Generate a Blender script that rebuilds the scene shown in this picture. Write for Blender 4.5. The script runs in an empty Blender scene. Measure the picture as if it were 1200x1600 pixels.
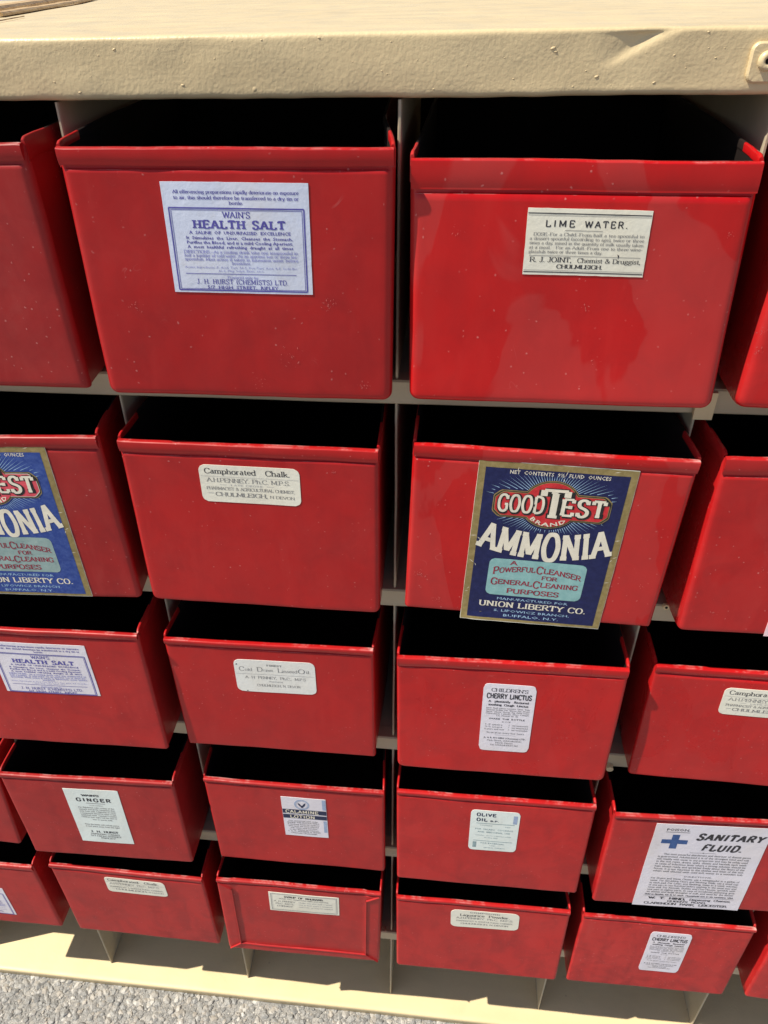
import bpy, math, random
from mathutils import Vector, Matrix, noise
S = bpy.context.scene
COL = S.collection
# ---------------------------------------------------------------- camera
cam_d = bpy.data.cameras.new('camera'); cam = bpy.data.objects.new('camera', cam_d); COL.objects.link(cam)
cam.location = (0.02905, -0.47493, 0.05629)
cam.rotation_mode = 'XYZ'
cam.matrix_world = (Matrix.Translation(cam.location) @ Matrix.Rotation(0.12186, 4, 'Z')
                    @ Matrix.Rotation(math.pi/2 - 0.61576, 4, 'X') @ Matrix.Rotation(-0.0248, 4, 'Z'))
cam_d.sensor_fit = 'VERTICAL'; cam_d.sensor_height = 36; cam_d.lens = 1193.69/1600*36
cam_d.shift_x = 41.5/1600; cam_d.shift_y = 4.0/1600
cam_d.clip_start = 0.01; cam_d.clip_end = 500
S.camera = cam
# ---------------------------------------------------------------- light: high sun from the front left
sun_dir = Vector((0.675, 0.23, -1)).normalized()
elev = math.asin(-sun_dir.z)
W = bpy.data.worlds.new('World'); S.world = W; W.use_nodes = True
nt = W.node_tree; nt.nodes.clear()
sky = nt.nodes.new('ShaderNodeTexSky'); sky.sky_type = 'NISHITA'; sky.sun_disc = False
sky.sun_elevation = elev
sky.sun_rotation = math.atan2(-sun_dir.x, -sun_dir.y)
bg = nt.nodes.new('ShaderNodeBackground'); bg.inputs[1].default_value = 0.075
wo = nt.nodes.new('ShaderNodeOutputWorld')
nt.links.new(sky.outputs[0], bg.inputs[0]); nt.links.new(bg.outputs[0], wo.inputs[0])
sl = bpy.data.lights.new('sun', 'SUN'); sl.energy = 5.0; sl.angle = math.radians(0.5); sl.color = (1, .925, .77)
so = bpy.data.objects.new('sun', sl); COL.objects.link(so)
so.rotation_euler = sun_dir.to_track_quat('-Z', 'Y').to_euler()
S.view_settings.view_transform = 'Standard'; S.view_settings.look = 'None'
S.view_settings.exposure = 0.34; S.view_settings.gamma = 1
S.cycles.max_bounces = 6

# ---------------------------------------------------------------- measurements (metres)
C = 0.2            # column pitch
R = 0.1872         # row pitch
RH = 0.0178        # height of the shelf rails
ZF = -1.0919       # top of the base sheet
LIPH = 0.013
ZG = ZF - LIPH     # ground
HT = 0.0313        # top of the cabinet
BY = -0.0198       # front of the base sheet
DEPTH = 0.30

# ---------------------------------------------------------------- materials
def mat(name):
    m = bpy.data.materials.new(name); m.use_nodes = True
    n = m.node_tree; b = n.nodes['Principled BSDF']
    return m, n, b
def N(n, t, **k):
    o = n.nodes.new(t)
    for a, v in k.items(): setattr(o, a, v)
    return o
def noise_n(n, vec, scale, detail=3, rough=.55, dist=0):
    o = N(n, 'ShaderNodeTexNoise'); o.inputs['Scale'].default_value = scale; o.inputs['Detail'].default_value = detail
    o.inputs['Roughness'].default_value = rough; o.inputs['Distortion'].default_value = dist
    n.links.new(vec, o.inputs['Vector']); return o.outputs['Fac']
def ramp(n, fac, pts):
    o = N(n, 'ShaderNodeValToRGB'); n.links.new(fac, o.inputs[0]); e = o.color_ramp.elements
    while len(e) < len(pts): e.new(.5)
    for i, (p, c) in enumerate(pts):
        e[i].position = p; e[i].color = (c, c, c, 1) if isinstance(c, (int, float)) else (*c, 1)
    return o.outputs[0]
def math_n(n, op, a, b=None):
    o = N(n, 'ShaderNodeMath', operation=op)
    for i, v in enumerate((a, b)):
        if v is None: continue
        if isinstance(v, (int, float)): o.inputs[i].default_value = v
        else: n.links.new(v, o.inputs[i])
    return o.outputs[0]
def mix(n, fac, a, b, mode='MIX'):
    o = N(n, 'ShaderNodeMix', data_type='RGBA', blend_type=mode)
    for i, v in ((0, fac), (6, a), (7, b)):
        if isinstance(v, (int, float)): o.inputs[i].default_value = v
        elif isinstance(v, tuple): o.inputs[i].default_value = (*v, 1)
        else: n.links.new(v, o.inputs[i])
    return o.outputs[2]
def bump(n, b, height, strength, dist=.001, prev=None):
    o = N(n, 'ShaderNodeBump'); o.inputs['Strength'].default_value = strength; o.inputs['Distance'].default_value = dist
    n.links.new(height, o.inputs['Height'])
    if prev: n.links.new(prev, o.inputs['Normal'])
    n.links.new(o.outputs[0], b.inputs['Normal']); return o.outputs[0]
def objvec(n, scale=(1, 1, 1), rnd=True):
    tc = N(n, 'ShaderNodeTexCoord'); mp = N(n, 'ShaderNodeMapping'); mp.inputs['Scale'].default_value = scale
    n.links.new(tc.outputs['Object'], mp.inputs['Vector'])
    if rnd:
        oi = N(n, 'ShaderNodeObjectInfo'); v = math_n(n, 'MULTIPLY', oi.outputs['Random'], 7.0)
        n.links.new(v, mp.inputs['Location'])
    return mp.outputs[0]

def red_paint():
    m, n, b = mat('red_paint')
    v = objvec(n)
    oi = N(n, 'ShaderNodeObjectInfo'); sep = N(n, 'ShaderNodeSeparateColor')
    n.links.new(oi.outputs['Color'], sep.inputs[0])
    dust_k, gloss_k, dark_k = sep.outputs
    big = noise_n(n, v, 14, 4, .6, .4)
    fine = noise_n(n, v, 90, 5, .7, .6)
    vs = objvec(n, (1, 1, .25)); streak = noise_n(n, vs, 60, 4, .6, .3)
    d = math_n(n, 'MULTIPLY', ramp(n, big, [(.36, 0.0), (.7, 1.0)]), ramp(n, fine, [(.3, .35), (.72, 1.0)]))
    d = math_n(n, 'MAXIMUM', d, math_n(n, 'MULTIPLY', ramp(n, streak, [(.48, 0.0), (.75, .9)]), .8))
    d = math_n(n, 'MULTIPLY', math_n(n, 'ADD', math_n(n, 'MULTIPLY', d, .8), .2), dust_k)
    red = mix(n, ramp(n, noise_n(n, v, 6, 2), [(.3, 0.0), (.7, 1.0)]), (.46, .0056, .0075), (.53, .007, .0085))
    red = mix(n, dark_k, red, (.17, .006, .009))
    col = mix(n, math_n(n, 'MULTIPLY', d, .19), red, (.42, .175, .155))
    mot = math_n(n, 'ADD', math_n(n, 'MULTIPLY', noise_n(n, v, 34, 5, .65, .8), .6), math_n(n, 'MULTIPLY', streak, .4))
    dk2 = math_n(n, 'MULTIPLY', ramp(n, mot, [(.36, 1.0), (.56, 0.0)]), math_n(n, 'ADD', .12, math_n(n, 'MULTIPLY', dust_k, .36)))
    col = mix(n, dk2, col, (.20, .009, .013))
    # sharp-edged pale patches: reflections painted into the colour of the glossier fronts
    vf = objvec(n, (1, 1, .5)); refl = ramp(n, noise_n(n, vf, 12, 4, .42, 1.0), [(.49, 0.0), (.502, .85), (.62, 1.0)])
    refl = math_n(n, 'MULTIPLY', refl, ramp(n, gloss_k, [(.5, 0.0), (1.0, .55)]))
    col = mix(n, math_n(n, 'MULTIPLY', refl, .26), col, (.42, .16, .15))
    # specks of grit, two sizes
    sp_all = None
    for sc, th, keep in ((240, .10, .78), (105, .045, .92)):
        vo = N(n, 'ShaderNodeTexVoronoi'); vo.inputs['Scale'].default_value = sc
        wn = N(n, 'ShaderNodeTexNoise'); wn.inputs['Scale'].default_value = sc*2.2; n.links.new(v, wn.inputs['Vector'])
        wv = N(n, 'ShaderNodeVectorMath', operation='MULTIPLY_ADD'); n.links.new(wn.outputs['Color'], wv.inputs[0]); wv.inputs[1].default_value = (.35/sc,)*3; n.links.new(v, wv.inputs[2])
        n.links.new(wv.outputs[0], vo.inputs['Vector'])
        s2 = N(n, 'ShaderNodeSeparateColor'); n.links.new(vo.outputs['Color'], s2.inputs[0])
        near = ramp(n, vo.outputs['Distance'], [(0, 1.0), (th, .7), (th*1.8, 0.0)])
        s = math_n(n, 'MULTIPLY', near, math_n(n, 'GREATER_THAN', s2.outputs[0], keep))
        sp_all = s if sp_all is None else math_n(n, 'MAXIMUM', sp_all, s)
    clus = ramp(n, noise_n(n, v, 22, 3), [(.38, .25), (.58, 1.0)])
    sp = math_n(n, 'MULTIPLY', sp_all, clus)
    # thin curled scratches
    vw = objvec(n, (1, 1, 1)); sc1 = noise_n(n, vw, 38, 1, .4, 1.6)
    scr = ramp(n, math_n(n, 'ABSOLUTE', math_n(n, 'SUBTRACT', sc1, .5)), [(0, 1.0), (.0035, .5), (.007, 0.0)])
    scr = math_n(n, 'MULTIPLY', scr, ramp(n, noise_n(n, v, 26, 2), [(.66, 0.0), (.72, .35)]))
    mk = math_n(n, 'MAXIMUM', sp, scr)
    col = mix(n, math_n(n, 'MULTIPLY', mk, .42), col, (.74, .36, .34))
    ge = N(n, 'ShaderNodeNewGeometry')
    wear = math_n(n, 'MULTIPLY', ramp(n, ge.outputs['Pointiness'], [(.52, 0.0), (.56, 1.0)]), ramp(n, noise_n(n, v, 60, 4, .7), [(.50, 0.0), (.62, 1.0)]))
    sn = N(n, 'ShaderNodeSeparateXYZ'); n.links.new(ge.outputs['True Normal'], sn.inputs[0])
    wear = math_n(n, 'MULTIPLY', wear, ramp(n, sn.outputs[2], [(.6, 0.0), (.95, 1.0)]))
    col = mix(n, math_n(n, 'MULTIPLY', wear, .6), col, (.80, .58, .55))
    n.links.new(col, b.inputs['Base Color'])
    ro = math_n(n, 'ADD', math_n(n, 'MULTIPLY', d, .30), math_n(n, 'SUBTRACT', .46, math_n(n, 'MULTIPLY', gloss_k, .38)))
    ro = math_n(n, 'ADD', ro, math_n(n, 'MULTIPLY', refl, .22))
    n.links.new(ro, b.inputs['Roughness'])
    b.inputs['IOR'].default_value = 1.5; b.inputs['Specular IOR Level'].default_value = .27
    h = math_n(n, 'ADD', math_n(n, 'MULTIPLY', noise_n(n, v, 160, 3), .35), noise_n(n, v, 45, 3))
    h = math_n(n, 'ADD', h, math_n(n, 'MULTIPLY', mk, .35))
    bump(n, b, h, .22, .0006)
    return m
RED = red_paint()

def chipm():
    m, n, b = mat('scraped_red_paint'); v = objvec(n)
    c = mix(n, noise_n(n, v, 300, 3), (.46, .045, .045), (.62, .17, .16)); n.links.new(c, b.inputs['Base Color']); b.inputs['Roughness'].default_value = .45
    return m
CHIP = chipm()
def inside_mat():  # near-black colour stands in for the deep shade inside the drawers
    m, n, b = mat('shade_dark_drawer_inside'); v = objvec(n)
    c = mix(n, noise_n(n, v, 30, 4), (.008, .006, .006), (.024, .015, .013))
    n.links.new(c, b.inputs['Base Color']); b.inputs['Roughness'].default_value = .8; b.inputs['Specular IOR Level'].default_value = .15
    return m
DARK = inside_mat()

def beige(name, c1, c2, rough=.38, bs=.3, vert=True):
    m, n, b = mat(name); v = objvec(n, rnd=False)
    vb = objvec(n, (.22, 1, 1), rnd=False)
    c = mix(n, ramp(n, noise_n(n, vb, 30, 5, .6, .3), [(.3, 0.0), (.7, 1.0)]), c1, c2)
    # rubbed, slightly grubby patches and grit under the paint
    g = ramp(n, noise_n(n, v, 11, 5, .65, .5), [(.5, 0.0), (.78, 1.0)])
    c = mix(n, math_n(n, 'MULTIPLY', g, .25), c, (.46, .35, .20))
    vo = N(n, 'ShaderNodeTexVoronoi'); vo.inputs['Scale'].default_value = 75; n.links.new(v, vo.inputs['Vector'])
    s2 = N(n, 'ShaderNodeSeparateColor'); n.links.new(vo.outputs['Color'], s2.inputs[0])
    nib = math_n(n, 'MULTIPLY', ramp(n, vo.outputs['Distance'], [(0, 1.0), (.05, .8), (.12, 0.0)]), math_n(n, 'GREATER_THAN', s2.outputs[0], .86))
    fl = math_n(n, 'MULTIPLY', nib, math_n(n, 'GREATER_THAN', s2.outputs[1], .6))
    c = mix(n, math_n(n, 'MULTIPLY', fl, .45), c, (.30, .20, .12))
    n.links.new(c, b.inputs['Base Color'])
    n.links.new(ramp(n, noise_n(n, v, 40, 3), [(.3, rough-.08), (.7, rough+.12)]), b.inputs['Roughness'])
    h = math_n(n, 'ADD', math_n(n, 'MULTIPLY', noise_n(n, v, 430, 2, .5), .8), math_n(n, 'MULTIPLY', noise_n(n, v, 190, 3, .5, .8), .5))
    h = math_n(n, 'ADD', h, math_n(n, 'MULTIPLY', nib, 2.6))
    hr = noise_n(n, v, 26, 2, .5, 1.5)
    ridge = ramp(n, math_n(n, 'ABSOLUTE', math_n(n, 'SUBTRACT', hr, .52)), [(0, 1.0), (.02, 0.0)])
    h = math_n(n, 'ADD', h, math_n(n, 'MULTIPLY', math_n(n, 'MULTIPLY', ridge, ramp(n, noise_n(n, v, 7, 2), [(.56, 0.0), (.64, 1.0)])), .55))
    bump(n, b, h, bs, .0010)
    return m
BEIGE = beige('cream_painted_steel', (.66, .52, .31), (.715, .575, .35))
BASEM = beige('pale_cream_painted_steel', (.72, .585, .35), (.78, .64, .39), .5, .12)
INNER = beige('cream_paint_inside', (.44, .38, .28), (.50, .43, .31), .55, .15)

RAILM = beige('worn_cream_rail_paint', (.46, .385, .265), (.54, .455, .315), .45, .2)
def backm():  # upper back painted near black in place of the shade in the pigeonholes
    m, n, b = mat('shade_dark_back_panel'); b.inputs['Base Color'].default_value = (.012, .010, .009, 1); b.inputs['Roughness'].default_value = .9
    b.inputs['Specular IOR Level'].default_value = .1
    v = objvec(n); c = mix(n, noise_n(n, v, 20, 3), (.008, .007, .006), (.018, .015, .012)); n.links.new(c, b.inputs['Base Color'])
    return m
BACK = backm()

def paper(name, c1, c2, blot=(.45, .40, .33), k=.25):
    m, n, b = mat(name); v = objvec(n, rnd=False)
    c = mix(n, noise_n(n, v, 70, 5, .7, .4), c1, c2)
    c = mix(n, math_n(n, 'MULTIPLY', ramp(n, noise_n(n, v, 170, 4, .7), [(.55, 0.0), (.8, 1.0)]), k), c, blot)
    n.links.new(c, b.inputs['Base Color']); b.inputs['Roughness'].default_value = .72; b.inputs['Specular IOR Level'].default_value = .3
    hp = math_n(n, 'ADD', math_n(n, 'MULTIPLY', noise_n(n, v, 420, 3), .4), noise_n(n, v, 55, 4, .6, 1.0)); bump(n, b, hp, .35, .0009)
    c = mix(n, math_n(n, 'MULTIPLY', ramp(n, noise_n(n, objvec(n), 24, 3), [(.45, 0.0), (.75, 1.0)]), .22), c, (.62, .50, .34)); n.links.new(c, b.inputs['Base Color'])
    return m
P_BLUE = paper('pale_blue_paper', (.60, .66, .86), (.68, .73, .90))
P_LILAC = paper('pale_lilac_paper', (.74, .70, .80), (.80, .78, .86))
P_CREAM = paper('cream_paper', (.76, .74, .64), (.83, .81, .72))
P_WHITE = paper('white_paper', (.78, .78, .76), (.85, .85, .83))
P_MINT = paper('pale_green_white_paper', (.72, .80, .79), (.78, .84, .83))
P_PINK = paper('pink_white_paper', (.85, .58, .66), (.88, .66, .72))
def ink(name, c, c2=None, k=.35, rough=.6):
    m, n, b = mat(name); v = objvec(n, rnd=False)
    c2 = c2 or tuple(min(1, x*1.35+.02) for x in c)
    col = mix(n, ramp(n, noise_n(n, v, 260, 4, .7), [(.4, 0.0), (.75, 1.0)]), c, c2)
    n.links.new(col, b.inputs['Base Color']); b.inputs['Roughness'].default_value = rough; b.inputs['Specular IOR Level'].default_value = .3
    return m
I_BLUE = ink('violet_blue_ink', (.085, .075, .34)); I_BLUE2 = ink('faded_violet_ink', (.26, .27, .56))
I_BLACK = ink('black_ink', (.028, .026, .034)); I_GREY = ink('faded_black_ink', (.20, .195, .20)); I_LIGHT = ink('pale_grey_ink', (.36, .36, .38))
I_NAVY = ink('navy_ink', (.020, .028, .075), (.035, .045, .10)); I_CROSS = ink('blue_cross_ink', (.035, .09, .26))
I_STEEL = ink('steel_blue_ink', (.30, .38, .55)); I_TEALINK = ink('grey_teal_ink', (.24, .33, .36))
L_GOLD = ink('old_gold_print', (.26, .195, .075), (.36, .28, .13)); L_NAVY = ink('deep_navy_print', (.008, .012, .075), (.016, .022, .11), rough=.42)
L_BLUE = ink('faded_blue_print', (.022, .055, .27), (.06, .11, .36))
L_RED = ink('crimson_print', (.52, .022, .03)); L_PINKRED = ink('faded_crimson_print', (.62, .07, .10)); L_CREAM = ink('ivory_print', (.78, .72, .60), (.84, .79, .68))
L_TEAL = ink('pale_teal_print', (.24, .46, .47), (.31, .53, .53)); L_DRED = ink('dark_red_print', (.26, .018, .04)); L_BLK = ink('black_print', (.012, .012, .014)); L_RAY = ink('pale_blue_rays', (.34, .52, .72))
L_TEAL2 = ink('grey_teal_print', (.26, .38, .38), (.34, .44, .43))

def asphalt():
    m, n, b = mat('worn_grey_asphalt')
    tc = N(n, 'ShaderNodeTexCoord'); v = tc.outputs['Object']
    vo = N(n, 'ShaderNodeTexVoronoi'); vo.inputs['Scale'].default_value = 150; n.links.new(v, vo.inputs['Vector'])
    hsv = N(n, 'ShaderNodeSeparateColor'); n.links.new(vo.outputs['Color'], hsv.inputs[0])
    pits = ramp(n, noise_n(n, v, 120, 3, .6), [(.30, 1.0), (.38, 0.0)])
    c = ramp(n, hsv.outputs[0], [(0, (.085, .083, .082)), (.35, (.22, .215, .21)), (.65, (.31, .30, .285)), (.85, (.40, .35, .29)), (1, (.68, .66, .62))])
    fine = noise_n(n, v, 700, 4, .75)
    c = mix(n, .65, c, ramp(n, fine, [(.32, .07), (.5, .26), (.68, .66)]), 'MIX')
    c = mix(n, ramp(n, noise_n(n, v, 30, 4), [(.35, .0), (.7, .4)]), c, (.31, .30, .285))
    c = mix(n, math_n(n, 'MULTIPLY', pits, .55), c, (.05, .048, .045))
    n.links.new(c, b.inputs['Base Color']); b.inputs['Roughness'].default_value = .8
    h = math_n(n, 'ADD', math_n(n, 'MULTIPLY', fine, .5), math_n(n, 'MULTIPLY', vo.outputs['Distance'], -.8))
    bump(n, b, h, .5, .0015)
    return m
ASPH = asphalt()
def stonem():
    m, n, b = mat('aggregate_stone')
    tc = N(n, 'ShaderNodeTexCoord'); v = tc.outputs['Object']
    g = noise_n(n, v, 75, 2, .5)
    at = N(n, 'ShaderNodeAttribute', attribute_name='tone')
    c = ramp(n, at.outputs['Fac'], [(0, (.10, .10, .10)), (.35, (.22, .22, .215)), (.6, (.33, .32, .305)), (.8, (.36, .31, .25)), (1, (.66, .64, .60))])
    c = mix(n, .45, c, ramp(n, noise_n(n, v, 900, 3, .7), [(.3, .07), (.7, .58)]))
    n.links.new(c, b.inputs['Base Color']); b.inputs['Roughness'].default_value = .55
    bump(n, b, noise_n(n, v, 600, 3), .4, .0008)
    return m
STONE = stonem()
def woodm():
    m, n, b = mat('split_cane'); v = objvec(n, (1, .05, 1))
    c = ramp(n, noise_n(n, v, 260, 4, .6), [(.3, (.34, .19, .085)), (.5, (.60, .40, .20)), (.75, (.74, .56, .33))])
    n.links.new(c, b.inputs['Base Color']); b.inputs['Roughness'].default_value = .55
    bump(n, b, noise_n(n, v, 500, 2), .4, .0008)
    return m
CANE = woodm()
def metalm():
    m, n, b = mat('dull_steel'); b.inputs['Base Color'].default_value = (.20, .19, .18, 1); b.inputs['Metallic'].default_value = .8; b.inputs['Roughness'].default_value = .45
    return m
STEEL = metalm()

# ---------------------------------------------------------------- mesh helpers
class MB:
    def __init__(s): s.v = []; s.f = []; s.m = []
    def add(s, vs, fs, mi=0):
        o = len(s.v); s.v += [tuple(x) for x in vs]; s.f += [tuple(i+o for i in f) for f in fs]; s.m += [mi]*len(fs)
    def box(s, a, b, mi=0):
        (x0, y0, z0), (x1, y1, z1) = a, b
        vs = [(x0,y0,z0),(x1,y0,z0),(x1,y1,z0),(x0,y1,z0),(x0,y0,z1),(x1,y0,z1),(x1,y1,z1),(x0,y1,z1)]
        s.add(vs, [(0,3,2,1),(4,5,6,7),(0,1,5,4),(1,2,6,5),(2,3,7,6),(3,0,4,7)], mi)
    def grid(s, rows, mi=0, flip=False):
        nr, nc = len(rows), len(rows[0]); o = []
        for i in range(nr-1):
            for j in range(nc-1):
                q = (i*nc+j, i*nc+j+1, (i+1)*nc+j+1, (i+1)*nc+j)
                o.append(q[::-1] if flip else q)
        s.add([p for r in rows for p in r], o, mi)
    def cyl(s, a, b, r, n=12, mi=0, r2=None):
        a, b = Vector(a), Vector(b); d = (b-a).normalized(); u = d.orthogonal().normalized(); w = d.cross(u); r2 = r if r2 is None else r2
        vs = []
        for p, rr in ((a, r), (b, r2)):
            for k in range(n):
                t = 2*math.pi*k/n; vs.append(p+u*math.cos(t)*rr+w*math.sin(t)*rr)
        fs = [(k, (k+1) % n, n+(k+1) % n, n+k) for k in range(n)] + [tuple(range(n))[::-1], tuple(range(n, 2*n))]
        s.add(vs, fs, mi)
    def mesh(s, name, mats, smooth=False):
        me = bpy.data.meshes.new(name); me.from_pydata(s.v, [], s.f)
        for m in (mats if isinstance(mats, (list, tuple)) else [mats]): me.materials.append(m)
        me.polygons.foreach_set('material_index', s.m)
        if smooth: me.polygons.foreach_set('use_smooth', [True]*len(s.f))
        me.update(); return me
    def build(s, name, mats, parent=None, smooth=False, kind=None, color=None, loc=None):
        o = bpy.data.objects.new(name, s.mesh(name, mats, smooth)); COL.objects.link(o)
        if parent: o.parent = parent
        if kind: o['kind'] = kind
        if color: o.color = color
        if loc: o.location = loc
        return o
def empty(name, label, cat, group=None, loc=(0, 0, 0), rz=0, ry=0):
    o = bpy.data.objects.new(name, None); COL.objects.link(o); o.empty_display_size = .02
    o.location = loc; o.rotation_euler = (0, ry, rz); o['label'] = label; o['category'] = cat
    if group: o['group'] = group
    return o
def fbm(x, y, z=0., o=3): return noise.fractal(Vector((x, y, z)), 1., 2., o)
def sm(a, b, x):
    t = max(0, min(1, (x-a)/(b-a))); return t*t*(3-2*t)

# ---------------------------------------------------------------- the ground
XS0, XS1 = -1.35, 1.35
g = MB(); step = .0028; nx = int(1.7/step); ny = int(.36/step); gx0, gy0 = -1.05, -.36
rows = []
for j in range(ny+1):
    y = gy0+j*step; row = []
    for i in range(nx+1):
        x = gx0+i*step
        edge = min(1, min(x-gx0, gx0+nx*step-x, y-gy0)/.02)
        h = .0010*fbm(x*110, y*110, 0, 2)+.0007*noise.noise(Vector((x*260, y*260, 3)))
        row.append((x, y, ZG-.0008+h*edge*.8))
    rows.append(row)
g.grid(rows)
# the coarse sheet runs out to the horizon round the fine patch
E = 80; x0, x1, y0, y1 = gx0, gx0+nx*step, gy0, gy0+ny*step
zz = ZG-.0008
for (a, b, c, d) in ((-E, -E, E, y0), (-E, y1, E, E), (-E, y0, x0, y1), (x1, y0, E, y1)):
    g.add([(a, b, zz), (c, b, zz), (c, d, zz), (a, d, zz)], [(0, 1, 2, 3)])
g.build('asphalt_ground', ASPH, smooth=False, kind='structure')
# aggregate stones standing proud of the binder
random.seed(5)
t = (1+5**.5)/2
ico = [Vector(p).normalized() for p in ((-1,t,0),(1,t,0),(-1,-t,0),(1,-t,0),(0,-1,t),(0,1,t),(0,-1,-t),(0,1,-t),(t,0,-1),(t,0,1),(-t,0,-1),(-t,0,1))]
icf = [(0,11,5),(0,5,1),(0,1,7),(0,7,10),(0,10,11),(1,5,9),(5,11,4),(11,10,2),(10,7,6),(7,1,8),(3,9,4),(3,4,2),(3,2,6),(3,6,8),(3,8,9),(4,9,5),(2,4,11),(6,2,10),(8,6,7),(9,8,1)]
st = MB(); tones = []
for k in range(30000):
    x = random.uniform(-.75, .35); y = -.20+.20*random.random()
    r = random.choice((.0006, .0007, .0008, .0010, .0010, .0012, .0015, .0018, .0024, .0034, .0052)) * random.uniform(.7, 1.25)
    a = random.uniform(0, 6.28); fl = random.uniform(.22, .5); el = random.uniform(.65, 1); M = Matrix.Rotation(a, 3, 'Z') @ Matrix.Rotation(random.uniform(-.4, .4), 3, 'X')
    vs = []
    for p in ico:
        q = Vector((p.x*r, p.y*r*el, p.z*r*fl))*random.uniform(.8, 1.15); q = M @ q
        vs.append((q.x+x, q.y+y, q.z+ZG-.0006))
    st.add(vs, icf); tones.append(random.random())
so_ = st.build('aggregate_stones', STONE, kind='stuff')
at = so_.data.attributes.new('tone', 'FLOAT', 'FACE')
at.data.foreach_set('value', [q for q in tones for _ in range(20)])
so_['label'] = 'grey, tan and white stone chips set in the asphalt before the cabinet'

# ---------------------------------------------------------------- the cabinet
cab = empty('storage_cabinet', 'cream painted steel cabinet with rows of pigeonholes holding red drawers', 'cabinet', loc=(0, 0, 0))
# top panel: one folded sheet, its front face dented near the right, edges rolled
CX0, CX1 = -1.0, 1.0
def dent(x, z):
    # pressed-in crease that runs up to the right, under the top edge
    tt = (z-.0135)/(.0170)
    if tt < 0: return 0
    xc = .107+.0245*tt; w = min(1, tt)**.75; u = x-xc
    if u < 0: return .0031*w*max(0, 1+u/(.006+.026*tt))**1.3
    return .0031*w*(1-sm(0, .004+.010*tt, u))
prof = []
R1 = .0026
ztop = HT
for k in range(0, 15): prof.append(('f', .0+ (ztop-R1)*k/14))
xs = []
x = CX0
while x < CX1-1e-6:
    xs.append(x); x += .0025 if -.3 < x < .3 else .02
xs.append(CX1)
tp = MB(); rows = []
def face_y(x, z): return .0007*noise.noise(Vector((x*14, z*30, 2)))+.0004*noise.noise(Vector((x*45, z*60, 5)))
def lower(x): return .0006*noise.noise(Vector((x*12, 1, 9)))+.0003*noise.noise(Vector((x*60, 1, 9)))
rows.append([(x, .03, lower(x)) for x in xs])
rows.append([(x, .0035, lower(x)) for x in xs])
for k in range(4):
    a = math.pi/2*k/3; rows.append([(x, .003-.003*math.sin(a)+face_y(x, 0), .003-.003*math.cos(a)+lower(x)) for x in xs])
nz = 16
for k in range(1, nz+1):
    z = .003+(ztop-R1-.003)*k/nz
    rows.append([(x, face_y(x, z)+dent(x, z), z) for x in xs])
for k in range(1, 6):
    a = math.pi/2*k/5; rows.append([(x, R1-R1*math.cos(a)+face_y(x, ztop)*(1-k/5)+dent(x, ztop)*(1-k/5.)*.6, ztop-R1+R1*math.sin(a)+.0004*noise.noise(Vector((x*9, 7, 1)))) for x in xs])
for yy in (.012, .03, .06, .1, .16, .24, .34, .5, .7, 1.0):
    rows.append([(x, yy, ztop+.0008*noise.noise(Vector((x*6, yy*8, 1)))) for x in xs])
tp.grid(rows)
tp.build('top_panel', BEIGE, cab, smooth=True)
# blobs of old paint under the top coat
bl = MB(); rnd = random.Random(8); icf_ = icf
tt_ = (1+5**.5)/2
ICO = [Vector(p).normalized() for p in ((-1,tt_,0),(1,tt_,0),(-1,-tt_,0),(1,-tt_,0),(0,-1,tt_),(0,1,tt_),(0,-1,-tt_),(0,1,-tt_),(tt_,0,-1),(tt_,0,1),(-tt_,0,-1),(-tt_,0,1))]
spots = [(852, 74, 1.1), (857, 80, .8), (935, 122, .9), (786, 124, .45), (1065, 88, .5), (1137, 93, .5), (1038, 133, .7), (1022, 62, .8), (895, 138, .45), (70, 128, .5), (175, 72, .8), (275, 136, .8), (490, 58, .7), (404, 60, .5), (108, 147, .7), (915, 112, .4), (983, 88, .4), (1116, 52, .6), (640, 140, .4), (700, 100, .35), (330, 90, .4)]
spots += [(rnd.uniform(20, 1150), rnd.uniform(60, 145), rnd.uniform(.2, .4)) for _ in range(36)]
for px_, py_, rr0 in spots:
    bx_ = .1086+(px_-950)*.000291 if px_ > 600 else -.0034-(600-px_)*.000364; bz_ = max(.002, .0167+((95-py_) if px_ > 600 else (102-py_))*.000276)
    if dent(bx_, bz_) > .0002: continue
    a_ = rnd.uniform(-.6, .6); bl.add([(bx_+(p.x*math.cos(a_)*1.5-p.z*math.sin(a_))*rr0/1000, face_y(bx_, bz_)+p.y*rr0*.45/1000, bz_+(p.x*1.5*math.sin(a_)+p.z*math.cos(a_))*rr0*.8/1000) for p in ICO], icf_)
bl.build('paint_blobs', BEIGE, cab, smooth=True, kind='stuff')
# raised fitting at the right end of the top face, painted over, with its screw
pl = MB(); cx, cz, w, h, rc = .1945, .0150, .0150, .0093, .0042
def rrect(cx, cz, w, h, rc, n=6):
    pts = []
    for sx, sz, a0 in ((1, 1, 0), (-1, 1, 90), (-1, -1, 180), (1, -1, 270)):
        for k in range(n+1):
            a = math.radians(a0+90*k/n); pts.append((cx+sx*(w-rc)+rc*math.cos(a), cz+sz*(h-rc)+rc*math.sin(a)))
    return pts
o0 = rrect(cx, cz, w, h, rc); o1 = rrect(cx, cz, w-.0009, h-.0009, rc-.0009)
k = len(o0)
vs = [(a, .0015, b) for a, b in o0]+[(a, -.0016, b) for a, b in o0]+[(a, -.0025, b) for a, b in o1]
fs = [(i, (i+1) % k, k+(i+1) % k, k+i) for i in range(k)]+[(k+i, k+(i+1) % k, 2*k+(i+1) % k, 2*k+i) for i in range(k)]+[tuple(range(2*k, 3*k))]
pl.add(vs, [f[::-1] for f in fs])
fit = pl.build('screw_plate', BEIGE, cab, smooth=False)
sc = MB()
rr = [(.0048, -.0024), (.0046, -.0040), (.0034, -.0050), (.0019, -.0050), (.0013, -.0036)]
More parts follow.
